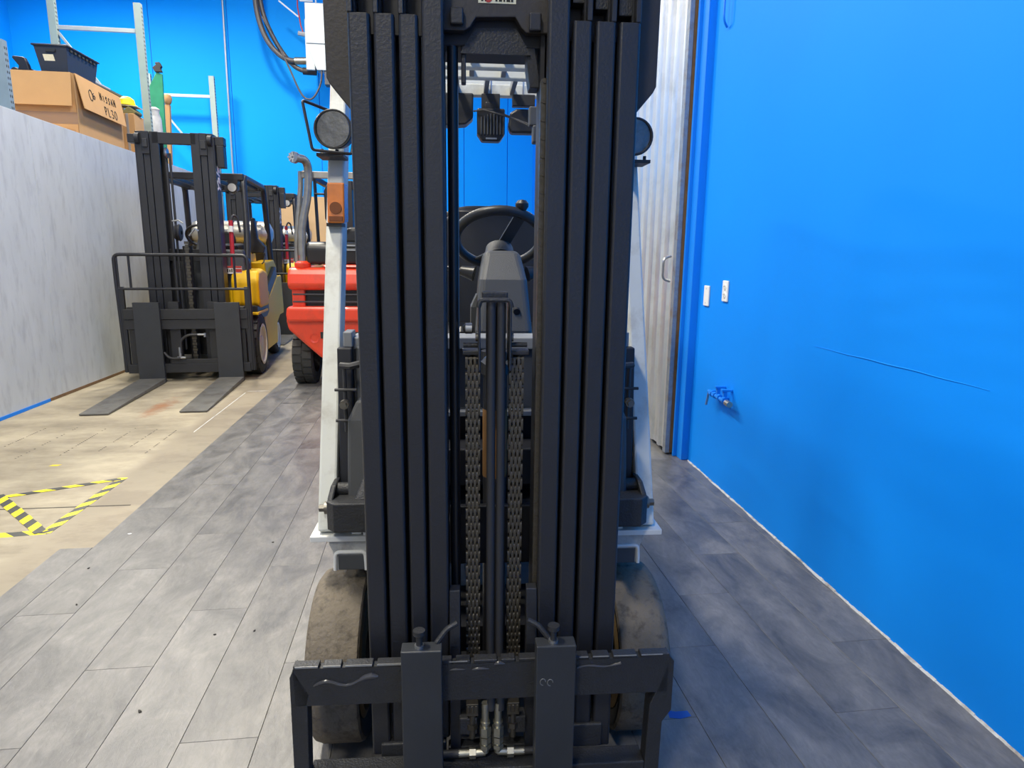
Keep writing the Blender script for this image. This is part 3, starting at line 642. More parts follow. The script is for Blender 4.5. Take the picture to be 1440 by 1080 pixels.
MB().tube([(-.02, DV-.06, 1.852), (.02, DV-.08, 1.853), (.07, DV-.1, 1.838), (.13, DV-.2, 1.80), (.21, DV-.45, 1.71)], .003, 6).tube([(.05, DV-.08, 1.845), (.1, DV-.12, 1.83), (.16, DV-.25, 1.78), (.21, DV-.45, 1.72)], .003, 6).build('lamp_cable', 'hose', F)
MB().box(.135, .165, .44, .48, 1.68, 1.735).box(.145, .165, .43, .47, 1.63, 1.68).build('cable_clamp', 'cowl', F, .004)

# ---- bulkhead, dash, side panels
MB().box(-.36, .36, .10, .20, 1.052, 1.083).build('dash_rail', 'floorgrey', F, .003)
MB().box(-.36, .36, .13, .15, .885, 1.05).build('bulkhead_panel', 'panel', F, .003)
MB().box(-.36, .36, .10, .16, .868, .882).build('bulkhead_ledge', 'floorgrey', F, .002)
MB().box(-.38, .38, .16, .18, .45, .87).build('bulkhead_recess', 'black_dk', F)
MB().box(-.30, .30, .02, .12, .70, .80).box(-.28, .28, -.02, .1, .50, .62).build('axle_beam', 'black_dk', F, .004)
MB().box(-.12, -.055, .115, .125, .43, .495).build('frame_plate', 'body_grey', F, .002)
fp = MB().box(.098, .14, .115, .125, .44, .492).build('frame_plate', 'floorgrey', F, .002)
MB().cyl((.112, .112, .478), (.112, .116, .478), .006, 12).build('plate_hole', 'hole', fp)
MB().box(-.11, .13, .06, .14, .625, .645).build('ledge_bar', 'panel', F, .002)
MB().lathe([(.0, 0), (.008, .001), (.01, .008), (.004, .012), (.0, .012)], (.075, .06, .655), 'z', 12).build('ledge_bolt', 'steel', F)
for s in (-1, 1):
    sp_ = MB().prism([(.05, .60), (.05, .72), (.09, 1.06), (.30, 1.06), (.30, .60)], 'x', s*.315, s*.345).build('inner_fender', 'panel', F, .004)
    MB().prism([(.03, .60), (.10, .60), (.10, 1.06), (.07, 1.06)], 'x', s*.352, s*.39).build('fender_edge', 'black_dk', F, .004)
    MB().hexa([(s*.362, -.02, .675), (s*.30, -.02, .675), (s*.30, .05, .675), (s*.362, .05, .675)], [(s*.358, .0, .885), (s*.30, .0, .885), (s*.30, .05, .885), (s*.358, .05, .885)]).hexa([(s*.358, .0, .885), (s*.30, .0, .885), (s*.30, .05, .885), (s*.358, .05, .885)], [(s*.335, .012, .935), (s*.30, .012, .94), (s*.30, .05, .94), (s*.335, .05, .935)]).build('tilt_cylinder_cover', 'cowl', F, .008)
    MB().tube([(s*.375, .03, 1.02), (s*.35, .02, 1.02), (s*.325, .03, 1.025)], .009, 8).build('cable_grommet', 'hose', F)
    for z in (.98, .90): MB().cyl((s*.39, .02, z-.02), (s*.335, .02, z-.02), .004, 8).build('clip_rod', 'hose', F)
    MB().cyl((s*.365, .02, .925), (s*.365, .0, .925), .012, 8).cyl((s*.365, .0, .925), (s*.365, -.008, .925), .008, 6).build('hose_nut', 'chain_pin', F)
    MB().cyl((s*.365, .025, .85), (s*.365, .025, 1.02), .005, 8).build('brake_line', 'hose', F)
    MB().box(s*.352, s*.375, .08, .14, 1.06, 1.10).build('dash_bracket', 'floorgrey', F, .003)
    MB().box(s*.45, s*.40, .2, 1.55, .25, .78).build('side_skirt', 'body_grey', F, .01)
    MB().prism([(1.55, .18), (2.0, .30), (2.05, .9), (1.95, 1.05), (1.55, 1.0)], 'x', 0, s*.44).build('counterweight', 'body_grey', F, .02)
    t = MB().lathe([(.10, .24*s), (.19, .24*s), (.20, .26*s), (.20, .37*s), (.19, .39*s), (.10, .39*s)], (0, 1.45, .2), 'x', 36, True).build('steer_tyre', 'tyre_dirty', F)
    MB().lathe([(.101, .37*s), (.08, .36*s), (0, .36*s)], (0, 1.45, .2), 'x', 24).build('wheel_disc', 'wheel_tan', t)
MB().box(-.40, .40, .2, 1.6, .42, .46).build('floor_plate', 'panel', F, .003)
MB().box(-.34, .34, .95, 1.95, .46, .88).build('engine_hood', 'body_grey', F, .03)
# ---- steering column, wheel, levers, seat
cw = MB()
def cq(u0, u1, v0, v1, z): return [(u0, v0, z), (u1, v0, z), (u1, v1, z), (u0, v1, z)]
sec = [cq(-.026, .156, .47, .68, .72), cq(-.026, .156, .45, .68, 1.06), cq(-.014, .142, .50, .68, 1.22), cq(.004, .122, .57, .68, 1.312)]
for lo, hi in zip(sec, sec[1:]): cw.hexa(lo, hi)
cw.build('steering_cowl', 'cowl', F, .022, 4)
MB().hexa(cq(-.042, -.02, .52, .62, .98), cq(-.040, -.02, .52, .62, 1.13)).hexa(cq(-.040, -.02, .52, .62, 1.13), cq(-.022, -.018, .53, .61, 1.17)).build('cowl_bulge', 'cowl', F, .004)
MB().cyl((.106, .475, 1.125), (.106, .462, 1.12), .011, 16).build('cowl_socket', 'black_dk', F)
WC = Vector((.060, .70, 1.352)); N_ = Vector((0, .60, .80)).normalized()
ax1 = Vector((1, 0, 0)); ax2 = N_.cross(ax1)
ring = [WC+ax1*.149*math.cos(t)+ax2*.149*math.sin(t) for t in [i*2*math.pi/48 for i in range(48)]]
sw = MB().tube(ring, .0165, 12, True).build('steering_wheel', 'cowldark', F)
hub = WC-N_*.055
MB().cyl(hub-N_*.03, hub+N_*.015, .055, 28, .046).build('wheel_hub', 'cowl', sw)
for A in (-62, 118): 
    e = WC+ax1*.142*math.cos(R(A))+ax2*.142*math.sin(R(A)); MB().bar(hub+N_*.005, e, .042, .008, N_).build('wheel_spoke', 'cowldark', sw, .002)
kp = WC+ax1*.149*math.cos(R(-62))+ax2*.149*math.sin(R(-62))
MB().cyl(kp, kp+Vector((0, 0, .02)), .008, 10).lathe([(.0, .010), (.014, .012), (.022, .024), (.022, .034), (.014, .044), (0, .047)], kp, 'z', 20).build('spinner_knob', 'plastic', sw)
for s in (-1, 1):
    MB().cyl((.063+s*.09, .62, 1.235), (.063+s*.135, .63, 1.245), .026, 16, .016).cyl((.063+s*.13, .63, 1.244), (.063+s*.22, .66, 1.262), .0085, 10).build('column_stalk', 'plastic', F)
MB().cyl((.19, .60, 1.04), (.19, .62, 1.17), .006, 8).lathe([(0, 0), (.012, .004), (.013, .03), (0, .036)], (.19, .62, 1.165), 'z', 12).build('hydraulic_lever', 'plastic', F)
MB().cyl((.205, .62, 1.05), (.205, .62, 1.12), .005, 8).lathe([(0, 0), (.011, .004), (.012, .022), (0, .028)], (.205, .62, 1.115), 'z', 12).build('hydraulic_lever', 'sticker_red', F)
MB().cyl((-.07, .5, 1.04), (-.07, .52, 1.06), .02, 14, .012).build('brake_knob', 'plastic', F)
mb = MB()
mb.tube(rounded([(-.20, 1.30, .98), (-.20, 1.36, 1.40), (-.10, 1.38, 1.490), (.20, 1.38, 1.490), (.30, 1.36, 1.40), (.30, 1.30, .98)], .09), .022, 8)
mb.prism([(-.20, .95), (-.205, 1.38), (-.10, 1.49), (.20, 1.49), (.305, 1.38), (.30, .95)], 'y', 1.33, 1.40)
mb.build('seat_back', 'vinyl', F, .01)
MB().box(-.20, .30, .95, 1.38, .88, 1.0).build('seat_cushion', 'vinyl', F, .04, 3)
MB().prism([(.92, 1.0), (1.1, 1.0), (1.12, 1.25), (1.05, 1.28), (.95, 1.12)], 'x', .50, .53).build('hip_restraint', 'vinyl', F, .02)

# ================================================================== YELLOW FORKLIFTS
def tread_tyre(parent, u0, u1, v, r, rim_r, side, name='drive_tyre', tread=True):
    s = 1 if side > 0 else -1
    a, b = min(u0, u1), max(u0, u1)
    prof = [(rim_r, a+.01), (r-.04, a), (r-.012, a+.012), (r, a+.03), (r, b-.03), (r-.012, b-.012), (r-.04, b), (rim_r, b-.01)]
    t = MB().lathe(prof, (0, v, r), 'x', 48, True).build(name, 'tyre_black', parent)
    if tread:
        n = 22; A0 = MB()
        for i in range(n):
            A = 2*math.pi*i/n
            for (xa, xb, sh) in ((a+.012, (a+b)/2-.006, 0), ((a+b)/2+.006, b-.012, math.pi/n)):
                q = []
                for rr in (r-.005, r+.010):
                    for (da, x) in ((-.108, xa), (.108, xa), (.108+sh*.0, xb), (-.108, xb)):
                        B = A+da+sh; q.append((x, v+rr*math.cos(B), r+rr*math.sin(B)))
                A0.hexa(q[:4], q[4:])
        A0.build('tread_lug', 'tyre_black', t, kind='stuff')
    o = b if s > 0 else a
    MB().lathe([(rim_r+.006, o+s*.002), (rim_r-.02, o+s*.004), (rim_r-.03, o-s*.02), (rim_r*.45, o-s*.035), (rim_r*.4, o-s*.01), (0, o-s*.008)], (0, v, r), 'x', 36).build('wheel_rim', 'rim_white', t)
    return t

def make_yellow(loc, rz, blade_len, label, dz=0):
    Y = empty('forklift', loc, rz, label, 'forklift', 'yellow forklifts along the partition')
    C0 = -.02
    # forks
    for (a, b) in ((-.492, -.252), (.256, .494)):
        fk = MB().prism([(0, .03), (0, .80), (.04, .80), (.04, .012), (.02, .0), (-.02, .0)], 'x', a, b).build('fork_shank', 'fork_grey', Y, .003)
        ins = .012
        bl = MB().hexa([(a, .0, 0), (b, .0, 0), (b-ins, -blade_len, 0), (a+ins, -blade_len, 0)], [(a, .0, .042), (b, .0, .042), (b-ins, -blade_len, .012), (a+ins, -blade_len, .012)]).build('fork_blade', 'fork_worn', fk, .002)
    # load backrest of round bar
    L, Rr = -.640, .590
    MB().tube(rounded([(L+.02, .07, .10), (L, .07, 1.0), (L, .07, 1.262), (Rr, .07, 1.262), (Rr, .07, 1.0), (Rr+.0, .07, .10)], .06), .017, 10).build('backrest_frame', 'black', Y)
    MB().cyl((L, .07, .93), (Rr, .07, .93), .013, 8).build('backrest_bar', 'black', Y)
    for u in (L+.13, L+.02, Rr-.13): MB().cyl((u, .075, .93), (u, .075, 1.26), .012, 8).build('backrest_upright', 'black', Y)
    for u0, u1 in ((L+.0, L+.06), (Rr-.05, Rr+.01)): MB().box(u0, u1, .06, .10, .10, .95).build('backrest_side_plate', 'black', Y, .004)
    for u0, u1 in ((L+.07, L+.13), (Rr-.12, Rr-.065)): MB().box(u0, u1, .07, .12, .12, .75).build('backrest_gusset', 'black_r', Y, .004)
    # carriage bars
    MB().box(-.60, .56, .045, .10, .63, .73).build('carriage_bar', 'black_r', Y, .003)
    MB().box(-.60, .56, .055, .09, .53, .625).build('carriage_bar', 'black_r', Y, .003)
    MB().box(-.60, .56, .045, .10, .09, .18).build('carriage_bar', 'black_r', Y, .003)
    MB().box(-.2, .25, .05, .095, .18, .225).build('carriage_bar', 'black_r', Y, .003)
    for u in (-.20, .17): MB().box(u, u+.10, .10, .16, .1, .8).build('carriage_upright', 'black_r', Y, .003)
    # hoses and fittings
    MB().tube(rounded([(.07, .05, .475), (-.02, .03, .475), (-.09, .03, .42), (-.09, .03, .29)], .05), .013, 8).build('hydraulic_hose', 'hose', Y)
    MB().tube(rounded([(-.25, .03, .30), (-.20, .02, .24), (-.10, .02, .24)], .04), .013, 8).build('hydraulic_hose', 'hose', Y)
    MB().cyl((.05, .05, .475), (.14, .05, .475), .012, 8).cyl((.14, .05, .45), (.14, .05, .49), .012, 8).build('hose_fitting', 'steel', Y)
    MB().cyl((-.10, .03, .25), (-.10, .03, .35), .014, 8).build('hose_fitting', 'steel', Y)
    MB().cyl((-.13, .03, .245), (-.05, .03, .245), .013, 8).build('hose_fitting', 'steel', Y)
    # mast rails
    for s, c in ((-1, -.035), (1, -.035)):
        for i, (a, b) in enumerate([(.145, .225), (.232, .288), (.294, .435)]) :
            if i == 2: a, b = .294, .350
            mb = MB().box(c+s*a, c+s*b, .20, .222, .08, 2.43+dz).box(c+s*(b-.02), c+s*b, .222, .34, .08, 2.43+dz).box(c+s*a, c+s*b, .34, .36, .08, 2.43+dz)
            mb.build('mast_rail', 'black', Y, .003)
        MB().box(c+s*.350, c+s*.362, .20, .37, .1, 2.40+dz).build('mast_side_plate', 'black', Y, .003)
        MB().box(c+s*.240, c+s*.288, .17, .20, 2.28+dz, 2.36+dz).build('mast_stop', 'black_r', Y, .004)
        MB().box(c+s*.228, c+s*.296, .185, .20, 2.22+dz, 2.43+dz).build('mast_stop_plate', 'black', Y, .004)
        MB().cyl((c+s*.308, .19, 2.36+dz), (c+s*.345, .19, 2.36+dz), .05, 16).build('mast_roller', 'black_dk', Y)
        MB().box(c+s*.30, c+s*.44, .25, .36, 2.33+dz, 2.41+dz).build('mast_top_bracket', 'black', Y, .004)
    MB().box(.33, .40, .25, .37, 2.12+dz, 2.33+dz).build('mast_top_cover', 'black', Y, .006)
    MB().box(-.24, .16, .20, .26, 2.32+dz, 2.425+dz).build('mast_crossmember', 'black', Y, .004)
    MB().box(-.24, .16, .30, .34, 1.2, 1.32).build('mast_tie', 'black_dk', Y, .004)
    MB().box(-.24, .16, .30, .34, .5, .62).build('mast_tie', 'black_dk', Y, .004)
    MB().lathe([(.0, -.012), (.045, -.012), (.055, 0), (.045, .012), (0, .012)], (-.13, .25, 2.24+dz), 'x', 20).build('mast_sheave', 'steel', Y)
    MB().cyl((-.145, .26, .3), (-.145, .26, 2.25+dz), .018, 8).build('mast_hose', 'hose', Y)
    MB().cyl((-.105, .26, .3), (-.105, .26, 2.24+dz), .012, 8).build('mast_hose', 'hose', Y)
    MB().cyl((-.02, .28, .15), (-.02, .28, 1.35), .045, 14).build('free_lift_ram', 'black', Y)
    MB().lathe([(.02, -.03), (.075, -.025), (.085, -.012), (.07, 0), (.085, .012), (.075, .025), (.02, .03)], (-.075, .22, 1.48), 'x', 24).build('chain_sheave', 'black_r', Y)
    MB().tube([(-.12, .21, 1.59), (-.06, .2, 1.6), (-.02, .2, 1.57)], .008, 6).tube([(.03, .2, 1.45), (.09, .19, 1.52), (.12, .2, 1.50)], .01, 6).build('hose_loop', 'steel', Y, kind='stuff')
    mb = MB()
    for i in range(40):
        z = .2+i*.03; w = .022 if i % 2 else .016
        mb.box(.0-w, .0+w, .185, .205, z, z+.026)
    mb.build('lift_chain', 'chain', Y, kind='stuff')
    text_mesh('mast_lettering', 'Yale', .15, 'textwhite', Y, Matrix.Translation((.3285, .28, 2.0+dz)) @ Matrix.Rotation(R(90), 4, 'Z') @ Matrix.Rotation(R(90), 4, 'X') @ Matrix.Rotation(R(90), 4, 'Z'), .25)
    # wheels
    for s in (-1, 1):
        tread_tyre(Y, s*.43, s*.615, .50, .315, .215, s)
        tread_tyre(Y, s*.40, s*.535, 1.98, .235, .16, s, 'steer_tyre', False)
        # fender, sill and skirts
        MB().prism([(.42, .74), (.40, 1.0), (.48, 1.10), (.72, 1.12), (.98, 1.08), (.98, .70), (.55, .70)], 'x', s*.34, .62 if s > 0 else -.44).build('front_fender', 'yellow', Y, .035, 4)
        MB().prism([(.36, .58), (.38, .74), (.62, .70), (1.05, .74), (1.05, .62), (.92, .58)], 'x', s*.30, .60 if s > 0 else -.43).build('fender_base', 'plastic', Y, .008)
        MB().box(s*.32, .62 if s > 0 else -.44, .30, .88, .645, .672).build('fender_step', 'yellow', Y, .006)
        sk = MB().prism([(.86, .18), (.84, .45), (.95, .66), (1.9, 1.0), (2.2, 1.0), (2.28, .55), (2.25, .5), (1.98, .5), (1.72, .42), (1.68, .18)], 'x', s*.50, s*.575).build('side_skirt', 'yellow', Y, .012)
        MB().prism([(.95, .66), (.90, .78), (1.85, 1.12), (1.9, 1.0)], 'x', s*.49, s*.570).build('side_sill', 'plastic', Y, .008)
        if s > 0: text_mesh('side_lettering', 'Yale', .11, 'textyellow', Y, Matrix.Translation((.5715, 1.18, .80)) @ Matrix.Rotation(R(90), 4, 'Z') @ Matrix.Rotation(R(90), 4, 'X') @ Matrix.Rotation(R(17), 4, 'Z'), .2)
    MB().box(-.42, .42, .42, 2.2, .22, .58).build('chassis', 'plastic', Y, .01)
    MB().prism([(1.55, .62), (1.55, 1.12), (1.75, 1.18), (2.30, 1.15), (2.42, 1.0), (2.44, .45), (2.3, .35), (1.9, .5)], 'x', -.49, .49).build('counterweight', 'yellow', Y, .05, 4)
    MB().prism([(1.28, 1.0), (1.30, 1.20), (1.45, 1.30), (1.75, 1.30), (1.80, 1.1), (1.8, 1.0)], 'x', -.36, .36).build('engine_hood', 'yellow', Y, .03, 3)
    MB().prism([(1.45, .95), (1.42, 1.18), (2.05, 1.20), (2.20, 1.12), (2.2, .95)], 'x', .36, .52).build('rear_shoulder', 'yellow', Y, .02, 3)
    MB().box(-.47, .47, .50, .62, .60, 1.32).build('front_cowl', 'panel', Y, .02)
    MB().box(.25, .47, .48, .50, .66, .92).build('cowl_panel', 'yellow', Y, .01)
    lb = MB().box(.25, .45, .46, .478, 1.07, 1.15).build('warning_label', 'white', Y)
    MB().box(.25, .45, .457, .461, 1.13, 1.15).box(.39, .45, .457, .461, 1.085, 1.12).build('label_print', 'sticker_red', lb, kind='stuff')
    mb = MB()
    for i, x in enumerate((.265, .285, .305, .325, .345)): mb.box(x, x+.012, .457, .461, 1.085, 1.12-.006*(i % 2))
    mb.build('label_print', 'ink', lb, kind='stuff')
    MB().cyl((.36, .52, 1.62), (.36, .48, .95), .022, 12).build('red_strap', 'dirtyred', Y)
    MB().cyl((.36, .497, 1.50), (.362, .507, 1.56), .0235, 12).cyl((.36, .478, .97), (.36, .484, 1.05), .0235, 12).build('strap_band', 'white', Y, kind='stuff')
    MB().tube(rounded([(.36, .52, 1.60), (.38, .54, 1.68), (.42, .56, 1.66), (.44, .56, 1.5)], .04), .012, 8).build('coiled_hose', 'hose', Y)
    # overhead guard: one bent hoop per side, front and rear beams, roof bars
    for s in (-1, 1):
        MB().tube(rounded([(s*.475, .56, .80), (s*.48, .70, 1.5), (s*.46, .78, 2.09), (s*.455, 1.95, 2.09), (s*.48, 2.12, 1.0)], .10), .034, 12).build('guard_hoop', 'black', Y)
        e = MB().cyl((s*.36, .70, 1.97), (s*.36, .78, 1.97), .055, 18).build('work_lamp', 'plastic', Y)
        MB().cyl((s*.36, .69, 1.97), (s*.36, .701, 1.97), .043, 18).build('lamp_lens', 'lens_white', e)
        MB().box(s*.36-.05, s*.36+.05, .74, .80, 2.02, 2.06).build('lamp_bracket', 'plastic', Y)
    MB().box(-.47, .47, .74, .82, 2.05, 2.12).build('guard_front_beam', 'black', Y, .008)
    MB().box(-.47, .47, 1.90, 1.98, 2.04, 2.11).build('guard_rear_beam', 'black', Y, .008)
    for i in range(7): MB().box(-.39+i*.13-.012, -.39+i*.13+.012, .82, 1.90, 2.05, 2.10).build('guard_slat', 'black', Y, .003)
    MB().box(-.38, .38, 1.95, 2.08, 2.04, 2.14).build('guard_rear_cover', 'plastic', Y, .006)
    # seat, tank, steering
    MB().prism([(1.28, 1.30), (1.26, 1.38), (1.70, 1.40), (1.72, 1.30)], 'x', -.25, .25).build('seat_cushion', 'vinyl', Y, .03, 3)
    MB().prism([(-.22, 1.36), (-.25, 1.44), (-.20, 1.56), (.10, 1.56), (.15, 1.44), (.12, 1.36)], 'y', 1.66, 1.78).build('seat_back', 'vinyl', Y, .04, 3)
    MB().prism([(.30, 1.28), (.28, 1.36), (.35, 1.46), (.375, 1.70), (.41, 1.70), (.435, 1.46), (.52, 1.36), (.50, 1.28)], 'y', 1.50, 1.60).build('hip_restraint', 'vinyl', Y, .015)
    tk = MB().lathe([(0, -.50), (.06, -.495), (.13, -.46), (.155, -.40), (.155, .40), (.13, .46), (.06, .495), (0, .50)], (.02, 2.14, 1.53), 'x', 28).build('gas_tank', 'tank', Y)
    for u in (-.25, .02, .30): MB().lathe([(.158, u-.02), (.160, u-.018), (.160, u+.018), (.158, u+.02)], (.02, 2.14, 1.53), 'x', 28).build('tank_strap', 'plastic', tk)
    MB().box(-.38, .42, 2.02, 2.26, 1.17, 1.39).build('tank_cradle', 'plastic', Y, .01)
    MB().cyl((-.02, .66, 1.25), (-.02, .82, 1.42), .035, 12).build('steering_column', 'plastic', Y)
    c = Vector((-.02, .86, 1.46)); n = Vector((0, .7, .7)); a2 = n.normalized().cross(Vector((1, 0, 0)))
    MB().tube([c+Vector((1, 0, 0))*.16*math.cos(t)+a2*.16*math.sin(t) for t in [i*2*math.pi/28 for i in range(28)]], .013, 8, True).build('steering_wheel', 'plastic', Y)
    MB().lathe([(0, -.04), (.04, -.03), (.045, .03), (0, .04)], (.47, .60, 1.20), 'y', 14).build('side_marker', 'plastic', Y)
    MB().tube([(.50, 1.32, 1.16), (.525, 1.32, 1.18), (.525, 1.42, 1.26), (.50, 1.42, 1.26)], .008, 6).build('hood_latch', 'plastic', Y)
    return Y
make_yellow((-2.385, 6.86, 0), R(3.2), 1.36, 'yellow forklift with two wide forks resting on the concrete by the grey partition')
Y2 = make_yellow((-2.58, 10.45, 0), R(2.0), .85, 'second yellow forklift, mostly hidden behind the yellow forklift with forks on the concrete', -.25)
Y2.scale = (1.05, 1.05, 1.05)

# ================================================================== RED FORKLIFT
E_ = empty('forklift', (-.72, 6.35, 0), R(-2), 'orange red forklift with tall exhaust pipe, its rear counterweight towards the viewer', 'forklift')
cwt = MB()
# lower bumper with raked underside, upper body with a grille slot
cwt.prism([(-.60, .80), (-.615, .66), (-.60, .58), (-.30, .30), (.30, .30), (.60, .58), (.615, .66), (.60, .80)], 'y', .0, .62)
cwt.build('counterweight', 'red', E_, .03, 3)
MB().prism([(-.595, .655), (-.605, .72), (-.595, .80), (.595, .80), (.605, .72), (.595, .655)], 'y', -.05, .06).build('counterweight_bumper', 'red', E_, .03, 3)
MB().box(-.56, -.44, .05, .55, .79, 1.0).box(.44, .56, .05, .55, .79, 1.0).build('grille_cheek', 'red', E_, .015, kind='stuff')
MB().box(-.45, .45, .10, .5, .79, .96).build('grille_recess', 'plastic', E_)
for z in (.835, .905): MB().box(-.55, .55, .04, .07, z, z+.014).build('grille_slat', 'panel', E_, .002)
MB().prism([(.02, .95), (-.02, 1.0), (.0, 1.10), (.06, 1.16), (.60, 1.17), (.60, .95)], 'x', -.585, .585).build('rear_hood', 'red', E_, .035, 4)
MB().prism([(.04, 1.165), (.06, 1.19), (.5, 1.19), (.5, 1.165)], 'x', -.26, .5).build('hood_lid', 'red', E_, .01)
MB().cyl((-.30, -.055, .70), (-.30, -.047, .70), .0, 8).lathe([(.03, 0), (.045, -.004), (.045, .004), (.03, .008)], (-.36, -.002, .50), 'y', 24).build('tow_boss', 'red', E_)
MB().box(-.30, .30, -.012, .02, .50, .56).build('counterweight_slot', 'plastic', E_)
MB().lathe([(.062, 1.15), (.075, 1.17), (.075, 1.20), (.06, 1.205), (.05, 1.215), (.036, 1.22), (.036, 1.27)], (-.46, .12, 0), 'z', 24).build('exhaust_flange', 'red', E_)
MB().tube(rounded([(-.46, .12, 1.22), (-.455, .12, 1.52), (-.385, .12, 1.80), (-.365, .12, 2.06), (-.38, .06, 2.13), (-.45, -.03, 2.13)], .10), .037, 14).build('exhaust_pipe', 'pipe', E_)
cap = MB().cyl((-.445, -.02, 2.13), (-.462, -.05, 2.132), .050, 24).build('exhaust_cap', 'pipe', E_)
for i in range(8):
    A = i*math.pi/4; MB().bar((-.464+.008*math.cos(A), -.053, 2.132+.008*math.sin(A)), (-.464+.043*math.cos(A), -.053, 2.132+.043*math.sin(A)), .012, .006, (0, 1, 0)).build('cap_blade', 'steel', cap)
MB().tube(rounded([(-.53, .2, 1.0), (-.525, .2, 1.4), (-.46, .2, 1.9), (-.455, .2, 2.04)], .1), .024, 10).build('guard_post', 'pipe', E_)
MB().box(-.46, .46, .18, .23, 1.98, 2.04).build('guard_rear_beam', 'pipe', E_, .004)
for s in (-1, 1):
    MB().box(s*.42-.025, s*.42+.025, .2, 1.5, 2.0, 2.05).build('guard_rail', 'plastic', E_, .006)
    MB().bar((s*.42, 1.5, 2.02), (s*.44, 1.7, .9), .05, .05).build('guard_post', 'plastic', E_, .006)
    tread_tyre(E_, s*.42, s*.625, .42, .275, .17, s, 'steer_tyre')
    tread_tyre(E_, s*.36, s*.58, 1.75, .31, .19, s)
MB().bar((.46, .2, 1.0), (.44, .2, 2.02), .045, .045).build('guard_post', 'pipe', E_, .006)
MB().cyl((-.345, .35, 1.18), (-.36, .35, 1.99), .016, 8).build('mirror_stalk', 'plastic', E_)
MB().prism([(-.25, 1.58), (-.27, 1.62), (-.27, 1.88), (-.24, 1.94), (-.08, 1.94), (-.05, 1.88), (-.05, 1.62), (-.08, 1.57), (-.22, 1.56)], 'y', .30, .35).build('rear_mirror', 'vinyl', E_, .015)
MB().cyl((-.36, .33, 1.85), (-.25, .33, 1.85), .01, 8).build('mirror_arm', 'plastic', E_)
MB().prism([(.10, 1.19), (.08, 1.35), (.14, 1.40), (.75, 1.40), (.8, 1.19)], 'x', -.42, .50).build('engine_cover', 'plastic', E_, .03, 3)
for z in (1.32, 1.36): MB().box(-.10, .45, .065, .10, z, z+.012).build('cover_trim', 'steel', E_)
MB().prism([(-.15, 1.38), (-.16, 1.48), (-.08, 1.55), (.2, 1.55), (.28, 1.48), (.27, 1.38)], 'y', .45, .6).build('seat_back', 'vinyl', E_, .04, 3)
MB().box(-.50, .50, .6, 2.0, .25, .75).build('chassis', 'plastic', E_, .01)
MB().box(-.52, .52, .62, 1.5, .75, 1.16).build('side_panel', 'red', E_, .02)
for s in (-1, 1): MB().box(s*.25, s*.38, 2.02, 2.2, .1, 2.15).build('mast_rail', 'black', E_, .004)
MB().box(-.3, .3, 2.05, 2.15, 2.05, 2.15).box(-.3, .3, 2.05, 2.15, .3, .4).build('mast_tie', 'black', E_, .004, kind='stuff')

# ================================================================== STORAGE RACK AND WHAT LIES ON IT
XL, XR = -4.82, -3.76
def upright(y, h, m, label, x_r=XR, x_l=XL, zs=()):
    e = empty('rack_upright', (0, y, 0), 0, label, 'rack frame', 'pallet rack frames')
    for x in (x_l, x_r):
        p = MB().box(x-.045, x+.045, -.035, -.030, 0, h).box(x-.045, x-.040, -.035, .035, 0, h).box(x+.040, x+.045, -.035, .035, 0, h).build('post', m, e, .002)
        mb = MB()
        z = 2.3
        while z < h-.05:
            mb.box(x+.0445, x+.0457, -.018, -.006, z, z+.022).box(x+.0445, x+.0457, .008, .02, z, z+.022); z += .0508
        if h > 2.4: mb.build('post_hole', 'hole', p, kind='stuff')
        MB().box(x-.07, x+.07, -.06, .06, -.005, .005).build('foot_plate', m, e)
    for z in zs: MB().box(x_l+.04, x_r-.04, -.02, .02, z-.025, z+.025).build('brace', 'rack_bar', e, .003)
    zz = sorted(zs)
    for i, (a, b) in enumerate(zip(zz, zz[1:])):
        MB().bar((x_l+.04, 0, b-.05), (x_r-.04, 0, a+.05), .03, .03).build('diagonal_brace', 'rack_bar', e, .002)
    return e
upright(10.0, 4.50, 'rack', 'tall grey green rack frame behind the cardboard box with writing', zs=(.4, 1.5, 2.70, 4.16))
upright(13.0, 4.34, 'rack', 'far grey green rack frame by the blue back wall', zs=(.4, 1.5, 2.62, 4.0))
upright(6.88, 3.14, 'rack_blue', 'perforated blue grey rack post at the left edge, nearest of the rack', XR-.03, XL-.03, zs=(.4, 1.5, 2.6))
for x, lb in ((XR, 'rack beam behind the partition on the aisle side'), (XL, 'rack beam on the far wall side of the storage rack')):
    o = MB().box(x-.025, x+.025, 6.92, 9.965, 2.26, 2.38).build('rack_beam', 'rack', None, .003); tag(o, lb, 'rack beam')
    o = MB().box(x-.025, x+.025, 10.04, 12.965, 2.26, 2.38).build('rack_beam', 'rack', None, .003); tag(o, 'far '+lb, 'rack beam')
o = MB().box(XL-.05, XR+.03, 6.95, 9.96, 2.38, 2.40).build('rack_deck', 'wood', None); tag(o, 'plywood rack deck under the cardboard box with writing', 'rack deck')
o = MB().box(XL-.05, XR+.03, 10.05, 12.95, 2.38, 2.40).build('rack_deck', 'wood', None); tag(o, 'plywood rack deck at the far end under the green board', 'rack deck')

